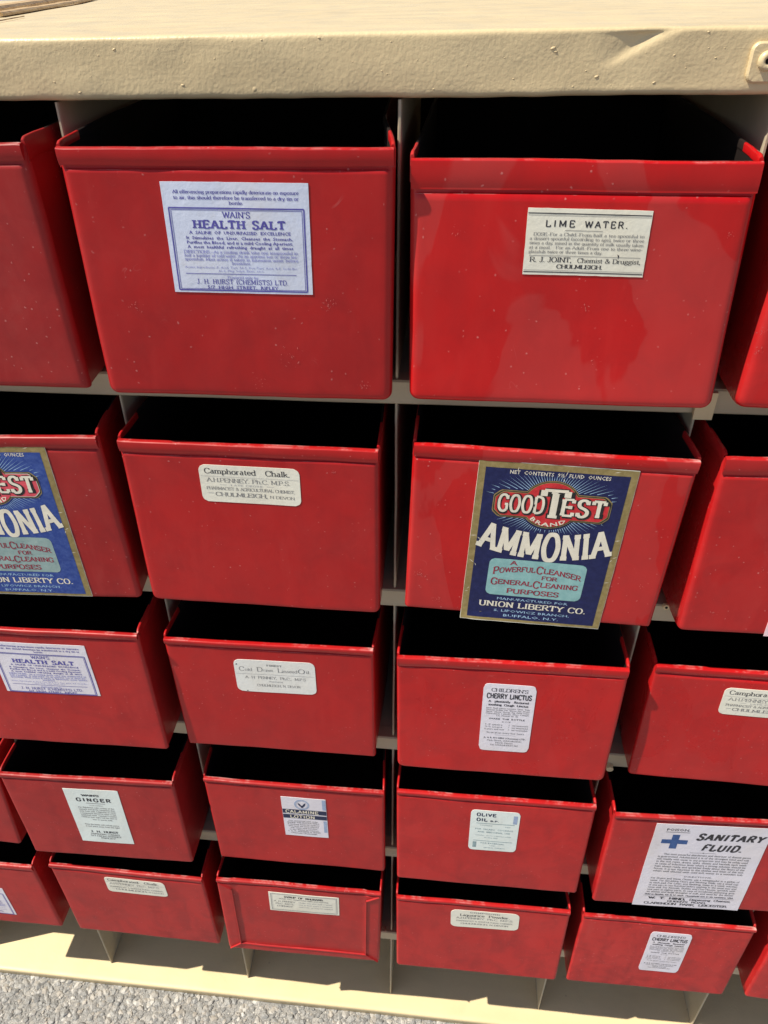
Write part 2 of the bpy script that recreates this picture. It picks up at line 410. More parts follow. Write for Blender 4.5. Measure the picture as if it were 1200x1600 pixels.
rows = [[(.1880+r*math.cos(2*math.pi*i/20), y, .0158+r*math.sin(2*math.pi*i/20)) for i in range(21)] for r, y in rr]
sc.grid(rows); sc.add([(.1880+.0014*math.cos(2*math.pi*i/12), -.0037, .0158+.0014*math.sin(2*math.pi*i/12)) for i in range(12)], [tuple(range(12))], 1)
sc.build('screw', [BEIGE, DARK], fit, smooth=True)
# shelf rails and the shelves behind them
for i in range(1, 6):
    z0 = -i*R; m = MB(); xr = [CX0+.01*k for k in range(201)]
    wob = lambda x, q: .0004*noise.noise(Vector((x*11, q, i*3.1)))
    rows = [[(x, .012, z0+wob(x, 1)) for x in xr], [(x, .001, z0+wob(x, 1)) for x in xr], [(x, .0+wob(x, 4), z0+.001+wob(x, 1)) for x in xr],
            [(x, .0+wob(x, 4), z0+RH-.0012+wob(x, 2)) for x in xr], [(x, .0012, z0+RH+wob(x, 2)) for x in xr], [(x, .014, z0+RH+wob(x, 2)) for x in xr]]
    m.grid(rows); m.build('shelf_rail', RAILM, cab, smooth=False)
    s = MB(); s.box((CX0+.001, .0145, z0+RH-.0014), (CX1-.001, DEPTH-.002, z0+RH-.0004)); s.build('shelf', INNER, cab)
# upright dividers, a thin folded sheet each
for c in range(-4, 5):
    m = MB(); xc = c*C
    zs = [ZF+.0005+(-ZF-.0015)*k/60 for k in range(61)]
    bx = lambda z: xc+.0009*noise.noise(Vector((c*5.3, z*3, 0)))+.0003*noise.noise(Vector((c*5.3, z*17, 0)))
    for s in (1,):
        a = [[(bx(z)-.0011, DEPTH-.003, z) for z in zs], [(bx(z)-.0011, .0045, z) for z in zs], [(bx(z)-.0006, .0032, z) for z in zs], [(bx(z)+.0006, .0032, z) for z in zs],
             [(bx(z)+.0011, .0045, z) for z in zs], [(bx(z)+.0011, DEPTH-.003, z) for z in zs]]
        m.grid(a, flip=False)
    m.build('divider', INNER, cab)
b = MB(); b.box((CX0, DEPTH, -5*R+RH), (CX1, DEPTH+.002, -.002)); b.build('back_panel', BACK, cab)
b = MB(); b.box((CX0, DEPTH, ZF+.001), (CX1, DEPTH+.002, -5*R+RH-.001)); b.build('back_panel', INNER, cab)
for sx in (CX0, CX1):
    b = MB(); s = -1 if sx < 0 else 1
    b.box((min(sx, sx+s*.002), .004, ZF+.001), (max(sx, sx+s*.002), DEPTH+.001, .002)); b.build('side_panel', BEIGE, cab)
# base sheet with its rolled front edge
bs = MB(); xr = [CX0+.01*k for k in range(201)]
wv = lambda x, q: .0007*noise.noise(Vector((x*5, q, 4)))
rows = [[(x, DEPTH, ZF) for x in xr], [(x, .10, ZF+wv(x, 1)) for x in xr], [(x, .02, ZF+wv(x, 1)*.5) for x in xr], [(x, BY+.006, ZF) for x in xr]]
for k in range(1, 6):
    a = math.pi/2*k/5; rows.append([(x, BY+.003-.003*math.sin(a)+wv(x, 2), ZF-.003+.003*math.cos(a)) for x in xr])
rows.append([(x, BY+wv(x, 2), ZG+.0012+wv(x, 6)) for x in xr]); rows.append([(x, BY+.006, ZG+.0008) for x in xr])
bs.grid(rows, flip=True); bs.build('base_panel', BASEM, cab, smooth=True)
# small odd fittings seen in the gaps
b = MB(); b.box((.1965, -.0045, -.1868), (.2088, -.0012, -.1698)); b.box((.1965, -.0045, -.1892), (.2088, -.0030, -.1868)); b.build('shelf_bracket', BEIGE, cab)
b = MB(); b.cyl((.2152, .0006, -.3575), (.2152, -.0018, -.3575), .0030, 16, 0, .0024); b.cyl((.2152, -.0017, -.3575), (.2152, -.0021, -.3575), .0011, 10, 1); b.build('rivet', [BEIGE, DARK], cab)
b = MB(); b.cyl((.2048, .002, -.5597), (.2048, -.005, -.5597), .0036, 16, 0, .0032); b.build('stud', BEIGE, cab)
b = MB(); b.cyl((-.0139, .002, -.9085), (-.0145, -.004, -.9040), .0011, 6); b.cyl((-.0070, .002, -.9085), (-.0062, -.005, -.9050), .0008, 6); b.cyl((-.0105, .002, -.9080), (-.0100, -.004, -.9015), .0006, 6); b.build('wire_end', BEIGE, cab)

# cane strips lying on the cabinet top, far left
def cane(name, label, a, b, w, h, bow=0.):
    m = MB(); a, b = Vector(a), Vector(b); d = b-a; side = Vector((d.y, -d.x, 0)).normalized(); rows = []
    prof = [(-1, 0), (-1, .5), (-.75, .85), (-.3, 1), (.3, 1), (.75, .85), (1, .5), (1, 0), (-1, 0)]
    for k in range(25):
        tt = k/24; c = a+d*tt+side*bow*math.sin(math.pi*tt)
        kk = 1+.12*noise.noise(Vector((tt*9, w*999, 1)))
        rows.append([tuple(c+side*p*w*kk+Vector((0, 0, q*h*kk))) for p, q in prof])
    m.grid(rows); n0 = len(prof)
    m.add(rows[0][:-1], [tuple(range(n0-1))]); m.add(rows[-1][:-1], [tuple(range(n0-1))[::-1]])
    o = m.build(name, CANE); o['label'] = label; o['category'] = 'cane strip'; o['group'] = 'cane strips on the cabinet top'
    return o
cane('cane_strip', 'nearest thin cane splinter on the cabinet top, far left', (-.315, .170, HT+.0009), (-.338, .268, HT+.0009), .0005, .0008)
cane('cane_strip', 'tan cane strip with dark edge lying across the cabinet top at the left', (-.371, .285, HT+.001), (-.530, .900, HT+.001), .005, .0035, .004)
cane('cane_strip', 'wider pale cane strip behind the dark edged one on the cabinet top', (-.398, .285, HT+.001), (-.580, .930, HT+.001), .008, .0065, .004)

# ---------------------------------------------------------------- lettering: a small serif stroke font, drawn as ribbons
F = {
'A': '5.8|.2,0 2.9,7 5.6,0;1.3,2.5 4.5,2.5', 'B': '5.4|.9,0 .9,7;~.9,7 3,7 4.5,6.3 4.5,4.5 3,3.7 .9,3.7;~.9,3.7 3.4,3.7 5,2.8 5,.9 3.4,0 .9,0',
'C': '5.8|~5.3,5.4 4.6,6.6 3.2,7.1 1.5,6.5 .6,4.8 .5,3 .9,1.2 2.2,0 3.8,-.1 5.4,1.2;5.3,5.2 5.3,6.9', 'D': '6|.9,0 .9,7;~.9,7 3,7 4.9,6.1 5.5,3.5 4.9,.9 3,0 .9,0',
'E': '5.2|.9,0 .9,7;.9,7 4.7,7;.9,3.7 3.7,3.7;.9,0 4.9,0;4.7,7 4.7,5.6;4.9,0 4.9,1.5;3.7,3 3.7,4.4', 'F': '5|.9,0 .9,7;.9,7 4.7,7;.9,3.6 3.7,3.6;4.7,7 4.7,5.6',
'G': '6|~5.3,5.4 4.6,6.6 3.2,7.1 1.5,6.5 .6,4.8 .5,3 .9,1.2 2.2,0 3.8,-.1 5.3,.8;5.3,.6 5.3,3;4,3 5.9,3;5.3,5.2 5.3,6.9', 'H': '6.2|.9,0 .9,7;5.3,0 5.3,7;.9,3.6 5.3,3.6',
'I': '2.6|1.3,0 1.3,7', 'J': '4|~2.7,7 2.7,1.4 2,.1 1,0 .3,.9;1.6,7 3.8,7', 'K': '6|.9,0 .9,7;5.1,7 .9,3;2.3,4.3 5.3,0', 'L': '5|.9,0 .9,7;.9,0 4.7,0;4.7,0 4.7,1.7',
'M': '7.2|.9,0 .9,7;.9,7 3.6,1;3.6,1 6.3,7;6.3,7 6.3,0', 'N': '6.2|.9,0 .9,7;.9,7 5.3,.2;5.3,0 5.3,7', 'O': '6.2|~3.1,7.1 1.4,6.4 .5,3.5 1.4,.6 3.1,-.1 4.8,.6 5.7,3.5 4.8,6.4 3.1,7.1',
'P': '5.2|.9,0 .9,7;~.9,7 3.1,7 4.6,6.2 4.6,4.2 3.1,3.3 .9,3.3', 'Q': '6.2|~3.1,7.1 1.4,6.4 .5,3.5 1.4,.6 3.1,-.1 4.8,.6 5.7,3.5 4.8,6.4 3.1,7.1;3,1.6 5.8,-.9',
'R': '5.8|.9,0 .9,7;~.9,7 3.1,7 4.6,6.3 4.6,4.4 3.1,3.6 .9,3.6;2.9,3.6 5.4,0', 'S': '5|~4.3,5.6 3.6,6.8 2.3,7.1 1,6.4 .8,5 1.6,4 3.4,3.2 4.4,2.2 4.2,.8 3,-.1 1.6,0 .7,1.4;4.3,5.3 4.3,7;.7,1.6 .7,0',
'T': '5.4|2.7,0 2.7,7;.4,7 5,7;.4,7 .4,5.5;5,7 5,5.5', 'U': '6|~.9,7 .9,2 1.5,.5 3,-.1 4.5,.5 5.1,2 5.1,7', 'V': '5.8|.3,7 2.9,0 5.5,7', 'W': '8|.3,7 2.2,0 4,6.6 5.8,0 7.7,7', 'X': '5.8|.4,0 5.4,7;.4,7 5.4,0',
'Y': '5.8|.4,7 2.9,3.4 5.4,7;2.9,3.4 2.9,0', 'Z': '5.2|.6,7 4.6,7 .5,0 4.8,0',
'a': '4.4|~1,4 2,4.7 3,4.3 3.2,3 3.2,.8 4,0;~3.2,2.9 1.4,2.5 .6,1.2 1.4,0 2.5,.2 3.2,1.1', 'b': '4.8|.9,0 .9,7.3;~.9,3.6 2.3,4.7 3.8,4 4.2,2.3 3.6,.5 2.2,-.1 .9,.8', 'c': '4|~3.5,3.8 2.5,4.7 1.1,4 .6,2.3 1.2,.5 2.4,-.1 3.7,.9',
'd': '4.8|3.9,0 3.9,7.3;~3.9,3.6 2.6,4.7 1.1,4 .6,2.3 1.2,.5 2.5,-.1 3.9,.9', 'e': '4.2|~.7,2.4 3.6,2.5 3.3,4 2.2,4.7 1,4 .6,2.3 1.2,.5 2.4,-.1 3.7,.9', 'f': '3|~3.1,6.8 2.2,7.3 1.5,6.5 1.4,5 1.4,0;.4,4.5 2.6,4.5',
'g': '4.6|~2.2,4.7 .9,4 .9,2.6 2.2,2 3.4,2.6 3.4,4 2.2,4.7;~1.4,2.1 .9,1.2 2.5,.8 3.9,.2 3.6,-1.4 2,-2 .6,-1.4 .6,-.3 1.5,.8;3.4,4.4 4.5,4.8', 'h': '5|.9,0 .9,7.3;~.9,3.6 2.4,4.7 3.7,4.2 3.9,3 3.9,0', 'i': '2.2|1.1,0 1.1,4.6;1.1,6 1.1,6.9',
'j': '2.2|~1.3,4.6 1.3,-1 .7,-2 -.2,-1.7;1.3,6 1.3,6.9', 'k': '4.9|.9,0 .9,7.3;3.9,4.6 .9,2;2,2.9 4.3,0', 'l': '2.2|1.1,0 1.1,7.3', 'm': '7.4|.9,0 .9,4.6;~.9,3.6 2.2,4.7 3.4,4.2 3.6,3 3.6,0;~3.6,3.6 4.9,4.7 6.1,4.2 6.3,3 6.3,0',
'n': '5|.9,0 .9,4.6;~.9,3.6 2.4,4.7 3.7,4.2 3.9,3 3.9,0', 'o': '4.6|~2.3,4.7 1.1,4.1 .6,2.3 1.1,.5 2.3,-.1 3.5,.5 4,2.3 3.5,4.1 2.3,4.7', 'p': '4.8|.9,-2 .9,4.6;~.9,3.6 2.3,4.7 3.8,4 4.2,2.3 3.6,.5 2.2,-.1 .9,.8',
'q': '4.8|3.9,-2 3.9,4.6;~3.9,3.6 2.6,4.7 1.1,4 .6,2.3 1.2,.5 2.5,-.1 3.9,.9', 'r': '3.6|.9,0 .9,4.6;~.9,3 1.9,4.5 3.3,4.4', 's': '3.6|~3,3.7 2.3,4.7 1,4.4 .9,3.2 2.6,2 3,.8 2,-.1 .9,.2 .6,1.1', 't': '3|~1.3,6 1.3,1 1.8,0 2.8,.5;.3,4.5 2.6,4.5',
'u': '5|~.9,4.6 .9,1.4 1.5,0 2.8,0 3.9,1.2;3.9,4.6 3.9,0', 'v': '4.4|.3,4.6 2.2,0 4.1,4.6', 'w': '6.4|.3,4.6 1.8,0 3.2,4.4 4.6,0 6.1,4.6', 'x': '4.4|.4,0 4,4.6;.4,4.6 4,0', 'y': '4.4|.3,4.6 2.3,.1;4.1,4.6 1.4,-2', 'z': '4|.5,4.6 3.5,4.6 .4,0 3.7,0',
'.': '1.8|.9,-.1 .9,.8', ',': '1.8|.9,.8 .5,-1.2', '-': '3.2|.5,2.4 2.7,2.4', "'": '1.6|.8,7.2 .6,5.2', '&': '6.4|~5.8,3.6 4.6,1 2.6,-.1 .8,.8 1,2.6 3,4 3.8,5.8 2.8,7 1.8,6 2.4,4.2 5.9,0', '(': '2.6|~2.2,7.6 .9,5 .9,2 2.2,-.8', ')': '2.6|~.5,7.6 1.8,5 1.8,2 .5,-.8',
'/': '3.4|.3,-.5 3.1,7.4', '1': '3.6|1,5.8 2,7 2,0', '2': '4.4|~.7,5.4 1.5,6.9 3.2,6.9 3.8,5.2 2.6,3 .6,.1;.6,0 4,0', '5': '4.4|1,7 3.8,7;1,7 .9,4;~.9,4 2.6,4.4 3.9,3 3.6,.9 2,-.1 .6,.7', '7': '4.2|.5,7 3.9,7 1.6,0', '0': '4.6|~2.3,7.1 1,6 .7,3.5 1,1 2.3,-.1 3.6,1 3.9,3.5 3.6,6 2.3,7.1',
'9': '4.4|~3.8,4.6 2.4,3 .8,4 .9,6.2 2.4,7.1 3.7,6 3.8,3.4 2.8,.6 1,-.1', '4': '4.4|3.2,0 3.2,7 .5,2.2 4.2,2.2', '3': '4.2|~.8,6.3 2,7 3.5,6 3,4 1.8,3.8 3.4,3.2 3.8,1.4 2.4,-.1 .7,.6', '6': '4.4|~3.6,6.6 2,6.6 .8,4 .8,1.6 2.2,-.1 3.8,1.4 3.4,3.4 2,4 .8,2.8', '8': '4.4|~2.2,3.8 .8,5.4 2.2,7.1 3.6,5.4 2.2,3.8 .6,2 2.2,-.1 3.8,2 2.2,3.8',
' ': '3|'}
def smooth_pts(P, n=4):
    out = []; L = len(P); closed = P[0] == P[-1]
    for i in range(L-1):
        p0 = P[i-1] if i > 0 else (P[-2] if closed else P[0]); p1 = P[i]; p2 = P[i+1]; p3 = P[i+2] if i+2 < L else (P[1] if closed else P[-1])
        for k in range(n):
            t = k/n; t2 = t*t; t3 = t2*t
            out.append(tuple(.5*(2*p1[a]+(p2[a]-p0[a])*t+(2*p0[a]-5*p1[a]+4*p2[a]-p3[a])*t2+(3*p1[a]-p0[a]-3*p2[a]+p3[a])*t3) for a in (0, 1)))
    out.append(P[-1]); return out
GL = {}
for ch, s in F.items():
    adv, rest = s.split('|'); st_ = []
    for q in rest.split(';'):
        if not q: continue
        c = q[0] == '~'; P = [tuple(float(a) for a in z.split(',')) for z in q.lstrip('~').split()]
        st_.append((c, P))
    GL[ch] = (float(adv), st_)
def stroke_text(s, thick=1.2, thin=.5, serif=.9, track=0., sub=0):
    """returns quads in font units, total width"""
    Q = []; x = 0.
    for ch in s:
        if ch not in GL: ch = ' '
        adv, st_ = GL[ch]
        for curved, P in st_:
            ends = [(P[0], P[1]), (P[-1], P[-2])]
            if not curved:
                for a, b2 in zip(P, P[1:]):
                    dx, dy = b2[0]-a[0], b2[1]-a[1]; l = math.hypot(dx, dy) or 1; dx /= l; dy /= l
                    wd = (thin+(thick-thin)*abs(dy))/2; ox, oy = -dy*wd, dx*wd
                    # slanted strokes end level with the line they stand on
                    kk = -oy/dy if abs(dy) > .5 else 0
                    c1 = (ox+dx*kk, 0) if abs(dy) > .5 else (ox, oy)
                    ns = sub or 1
                    for k in range(ns):
                        p = (a[0]+(b2[0]-a[0])*k/ns, a[1]+(b2[1]-a[1])*k/ns); q = (a[0]+(b2[0]-a[0])*(k+1)/ns, a[1]+(b2[1]-a[1])*(k+1)/ns)
                        Q.append([(x+p[0]+c1[0], p[1]+c1[1]), (x+p[0]-c1[0], p[1]-c1[1]), (x+q[0]-c1[0], q[1]-c1[1]), (x+q[0]+c1[0], q[1]+c1[1])])
            else:
                pts = smooth_pts(P); L = len(pts); off = []
                for i in range(L):
                    a = pts[max(0, i-1)]; b2 = pts[min(L-1, i+1)]; dx, dy = b2[0]-a[0], b2[1]-a[1]; l = math.hypot(dx, dy) or 1
                    dx /= l; dy /= l; wd = (thin+(thick-thin)*abs(dy))/2; off.append((-dy*wd, dx*wd))
                for i in range(L-1):
                    (ax, ay), (bx2, by2) = pts[i], pts[i+1]; (ox, oy), (px, py) = off[i], off[i+1]
                    Q.append([(x+ax+ox, ay+oy), (x+ax-ox, ay-oy), (x+bx2-px, by2-py), (x+bx2+px, by2+py)])
            if serif and ch.isalpha():
                for e, nb in ends:
                    if abs(nb[1]-e[1]) > abs(nb[0]-e[0])*.9 and abs(nb[1]-e[1]) > 1.8 and (min(abs(e[1]-q) for q in (0, 7, 7.3, 4.6, -2)) < .12):
                        up = 1 if e[1] > nb[1] else -1
                        half = (e[1] > 6.9 and ch in 'bdhkl') or (abs(e[1]-4.6) < .1)
                        l0 = serif+thick/2; r0 = (thick/2 if half else serif+thick/2); y1_ = e[1]-up*thin*1.1
                        Q.append([(x+e[0]-l0, e[1]), (x+e[0]-l0, y1_), (x+e[0]+r0, y1_), (x+e[0]+r0, e[1])])
        x += adv+track
    return Q, x-track
_fc = {}
def sans_mesh(s, bold=0., space=1., res=1):
    key = (s, bold, space)
    if key in _fc: return _fc[key]
    cu = bpy.data.curves.new('tmp_text', 'FONT'); cu.body = s; cu.size = 1; cu.offset = bold; cu.space_character = space; cu.resolution_u = res; cu.fill_mode = 'FRONT'
    ob = bpy.data.objects.new('tmp_text', cu); me = ob.to_mesh()
    vs = [(v.co.x, v.co.y) for v in me.vertices]; fs = [tuple(p.vertices) for p in me.polygons]
    ob.to_mesh_clear(); bpy.data.objects.remove(ob); bpy.data.curves.remove(cu)
    _fc[key] = (vs, fs); return _fc[key]

class Label:
    """paper rectangle (mm units, origin at its centre, u right, v up) with layers of flat print"""
    def __init__(s, w, h, pm, rc=0., bend=None, nu=18, nv=14):
        s.w, s.h, s.pm, s.rc, s.bend = w, h, pm, rc, bend; s.inks = {}; s.nu, s.nv = nu, nv
    def _mb(s, m): return s.inks.setdefault(m.name, (m, MB()))[1]
    def poly(s, m, pts, lay=1): s._mb(m).add([(a, lay, b) for a, b in pts], [tuple(range(len(pts)))])
    def rect(s, m, x, y, w, h, lay=1): s.poly(m, [(x, y), (x+w, y), (x+w, y+h), (x, y+h)], lay)
    def hline(s, m, x0, x1, y, t, lay=1, n=6):
        for k in range(n): s.rect(m, x0+(x1-x0)*k/n, y-t/2, (x1-x0)/n, t, lay)
    def frame(s, m, x0, y0, x1, y1, t, lay=1):
        s.hline(m, x0, x1, y0, t, lay); s.hline(m, x0, x1, y1, t, lay)
        for x in (x0, x1):
            for k in range(6): s.rect(m, x-t/2, y0+(y1-y0)*k/6, t, (y1-y0)/6, lay)
    def gridrr(s, m, x0, y0, x1, y1, r, lay, nu=14, nv=12, shape=None):
        rows = []
        for j in range(nv+1):
            row = []
            for i in range(nu+1):
                u = x0+(x1-x0)*i/nu; v = y0+(y1-y0)*j/nv
                if shape: u, v = shape(u, v)
                elif r > 0: u, v = clamp_rr(u, v, x0, y0, x1, y1, r)
                row.append((u, lay, v))
            rows.append(row)
        s._mb(m).grid(rows)
    def serif(s, m, t, x, y, h, width=None, align='c', thick=1.2, thin=.5, ser=.9, track=0., lay=1, warp=None, sub=0, slant=0., k=1.):
        Q, W0 = stroke_text(t, thick, thin, ser, track, sub); sy = h/7; sx = (width/W0) if width else sy*k
        x0 = x-(W0*sx/2 if align == 'c' else 0)
        mb = s._mb(m)
        for qi, q in enumerate(Q):
            pts = [(x0+a*sx+slant*b*sy, y+b*sy) for a, b in q]
            if warp: pts = [warp(*p) for p in pts]
            ar = sum(pts[i][0]*pts[i-3][1]-pts[i-3][0]*pts[i][1] for i in range(4))
            if ar > 0: pts = pts[::-1]
            mb.add([(a, lay+.03*(qi % 7), b) for a, b in pts], [(0, 1, 2, 3)])
    def sans(s, m, t, x, y, h, width=None, align='c', bold=0., space=1., lay=1, warp=None, slant=0., k=1.):
        vs, fs = sans_mesh(t, bold, space)
        if not vs: return
        xs_ = [a for a, b in vs]; a0, a1 = min(xs_), max(xs_); sy = h/.72; sx = width/(a1-a0) if width else sy*k
        W0 = (a1-a0)*sx; x0 = x-(W0/2 if align == 'c' else 0)
        pts = [(x0+(a-a0)*sx+slant*b*sy, y+b*sy) for a, b in vs]
        if warp: pts = [warp(*p) for p in pts]
        s._mb(m).add([(a, lay, b) for a, b in pts], fs)
    def para(s, m, lines, y, h, gap, width, serif=True, last=None, align='c', x=0, **kw):
        for i, t in enumerate(lines):
            wd = width if not (last and i == len(lines)-1) else last
            (s.serif if serif else s.sans)(m, t, x, y-i*gap, h, width=wd, **kw)
    def place(s, parent, cx, cz, surf, rot=0., z_off=.00035, color=None):
        """surf(x, z) -> y of the front panel, metres"""
        ca, sa = math.cos(rot), math.sin(rot)
        def T(u, lay, v):
            x = cx+(u*ca-v*sa)/1000; z = cz+(u*sa+v*ca)/1000
            b2 = s.bend(u, v) if s.bend else 0
            return (x, surf(x, max(z, .002))-z_off-lay*.00011-b2, z)
        mb = MB(); rows = []
        for j in range(s.nv+1):
            row = []
            for i in range(s.nu+1):
                u = -s.w/2+s.w*i/s.nu; v = -s.h/2+s.h*j/s.nv
                if s.rc: u, v = clamp_rr(u, v, -s.w/2, -s.h/2, s.w/2, s.h/2, s.rc)
                else:
                    if i in (0, s.nu): u += .18*noise.noise(Vector((v*.5, s.w, i)))
                    if j in (0, s.nv): v += .18*noise.noise(Vector((u*.5, s.h, j)))
                row.append((u, v))
            rows.append(row)
        mb.grid([[T(u, 0, v) for u, v in r] for r in rows])
        # paper edge
        ring = [rows[0][i] for i in range(s.nu+1)]+[rows[j][s.nu] for j in range(1, s.nv+1)]+[rows[s.nv][i] for i in range(s.nu-1, -1, -1)]+[rows[j][0] for j in range(s.nv-1, 0, -1)]
        L = len(ring); a = [T(u, 0, v) for u, v in ring]; b3 = [(p[0], p[1]+.0003, p[2]) for p in a]
        mb.add(a+b3, [(i, L+i, L+(i+1) % L, (i+1) % L) for i in range(L)])
        po = mb.build('paper_label', s.pm, parent, smooth=True)
        for nm, (m, src) in s.inks.items():
            d = MB(); d.v = [T(*p) for p in src.v]; d.f = src.f; d.m = src.m
            d.build('print', m, po)
        return po
def clamp_rr(u, v, x0, y0, x1, y1, r):
    cu = x0+r if u < x0+r else (x1-r if u > x1-r else None); cv = y0+r if v < y0+r else (y1-r if v > y1-r else None)
    if cu is None or cv is None: return u, v
    du, dv = u-cu, v-cv; m_ = max(abs(du), abs(dv)); l = math.hypot(du, dv)
    if l == 0: return u, v
    return cu+du/l*m_, cv+dv/l*m_

# ---- the labels themselves
def lab_health(ink1=None, w=82, h=61, pm=None, small=False):
    L = Label(w, h, pm or P_BLUE); a = ink1 or I_BLUE; f = I_BLUE2; k = w/82
    S2 = lambda m, t, y, hh, wd, **q: L.serif(m, t, .5*k, y*k, hh*k, width=wd*k, thick=1.1, thin=.7, ser=.7, **q)
    S2(a, 'All effervescing preparations rapidly deteriorate on exposure', 24.6, 1.75, 70)
    S2(a, 'to air, this should therefore be transferred to a dry tin or', 21.6, 1.75, 70); S2(a, 'bottle.', 19.0, 1.6, 8)
    L.frame(a, -38*k, -29*k, 38*k, 17*k, .75*k); L.frame(a, -36.9*k, -28.2*k, 36.9*k, 16*k, .3*k)
    L.serif(a, "WAIN'S", 0, 12.0*k, 3.2*k, width=15.5*k, thick=1.1, thin=.7, ser=.4, track=.5)
    L.serif(a, 'HEALTH SALT', 1*k, 6.2*k, 4.3*k, width=52*k, thick=1.75, thin=.95, ser=.75, track=1.5)
    L.sans(a, 'A  SALINE  OF  UNSURPASSED  EXCELLENCE', 1*k, 3.0*k, 1.8*k, width=58*k, bold=.015)
    for i, t in enumerate(('It  Stimulates  the  Liver,  Cleanses  the  Stomach,', 'Purifies the Blood, and is a mild Cooling Aperient.', 'A  most  healthful  refreshing  draught  at  all  times')):
        L.sans(a, t, .5*k, (.1-2.5*i)*k, 1.75*k, width=61*k, bold=.018)
    for i, t in enumerate(('DIRECTIONS.--As a cooling drink take one teaspoonful in', 'half a tumbler of cold water. As an aperient two or three tea-', 'spoonfuls. Most active if taken in lukewarm water before')):
        S2(f, t, -7.6-2.1*i, 1.6, 66)
    S2(f, 'breakfast.', -13.9, 1.5, 11)
    L.sans(f, 'Active Ingredients.-P. Acid. Tart. 36-5, Pot. Tart. Acid. 4-5, Sodii-Bic.', 0, -16.2*k, 1.3*k, width=66*k)
    L.sans(f, '42-5, Mag. Sulph. Exsic. 16-1.', 0, -18.0*k, 1.2*k, width=27*k)
    L.hline(a, -33*k, 32*k, -19.3*k, .35*k)
    S2(f, 'Prepared only by', -21.9, 1.3, 18)
    L.serif(a, 'J. H. HURST (CHEMISTS) LTD.', 0, -25.2*k, 2.7*k, width=54*k, thick=1.05, thin=.7, ser=.45, track=.9)
    L.sans(a, '5/7  HIGH  STREET,  RIPLEY', 0, -28.0*k, 1.9*k, width=42*k, bold=.012)
    return L
def lab_lime():
    L = Label(65.5, 35.5, P_CREAM); a, f = I_BLACK, I_GREY
    L.hline(a, -32.4, 32.4, 15.2, .5); L.hline(f, -32.4, 32.4, 14.2, .2); L.hline(a, -32.4, 32.4, -16.2, .5); L.hline(f, -32.4, 32.4, -15.2, .2)
    L.serif(a, 'LIME', -14.9, 8.3, 3.4, width=15.5, thick=1.25, thin=1.0, ser=0, track=2.6); L.serif(a, 'WATER.', 9.5, 8.3, 3.4, width=22.5, thick=1.25, thin=1.0, ser=0, track=2.4)
    L.hline(f, -12, 8, 6.5, .25)
    for i, t in enumerate(('DOSE.-For a Child.-From half a tea-spoonful to', 'a dessert-spoonful (according to age), twice or three', 'times a day, mixed in the quantity of milk usually taken', 'at a meal.   For an Adult.-From one to three wine-')):
        L.serif(f, t, .8 if i == 0 else 0, 3.6-2.35*i, 1.6, width=59 if i == 0 else 61, thick=.9, thin=.5, ser=.6)
    L.serif(f, 'glassfuls twice or three times a day.', -10.5, -5.8, 1.6, width=40, thick=.9, thin=.5, ser=.6)
    L.hline(f, -30, 30, -7.2, .25)
    L.serif(a, 'R. J. JOINT,', -18, -10.6, 2.6, width=23, thick=1., thin=.5, ser=.6); L.serif(a, 'Chemist & Druggist,', 13.5, -10.6, 2.4, width=34, thick=.9, thin=.45, ser=.6)
    L.serif(a, 'CHULMLEIGH.', -2, -14.0, 2.1, width=25, thick=1.3, thin=.6, ser=.7)
    L.poly(a, [(17.5, -5.5), (18.6, -6.2), (18.2, -8.4), (17.9, -6.8)])
    return L
def lab_camph():
    L = Label(72, 31, P_CREAM, rc=5); a, f = I_BLACK, I_GREY
    L.serif(a, 'Camphorated', -13.5, 8.6, 4.1, width=37, thick=.95, thin=.45, ser=.7); L.serif(a, 'Chalk.', 20.5, 8.6, 4.1, width=17.5, thick=.95, thin=.45, ser=.7)
    L.hline(I_LIGHT, -35, 35, 6.2, .2)
    L.serif(f, 'A.H.PENNEY. Ph.C. M.P.S.', -1, 1.6, 3.3, width=60, thick=.8, thin=.4, ser=.8)
    L.serif(I_LIGHT, 'LATE CROSS:', -2, -1.2, 1.3, width=24, thick=1, thin=.6, ser=.4, track=1.5)
    L.hline(I_LIGHT, -22, -17, -.5, .2); L.hline(I_LIGHT, 12, 17, -.5, .2)
    L.serif(f, 'PHARMACIST & AGRICULTURAL CHEMIST,', 0, -5.0, 2.4, width=64, thick=.9, thin=.5, ser=.7)
    L.hline(I_LIGHT, -31, -27, -8, .3)
    L.serif(f, 'CHULMLEIGH,', -7, -10.2, 3.1, width=38, thick=1, thin=.5, ser=.7); L.serif(f, 'N DEVON', 22.5, -10.2, 2.2, width=18, thick=.8, thin=.5, ser=.7)
    return L
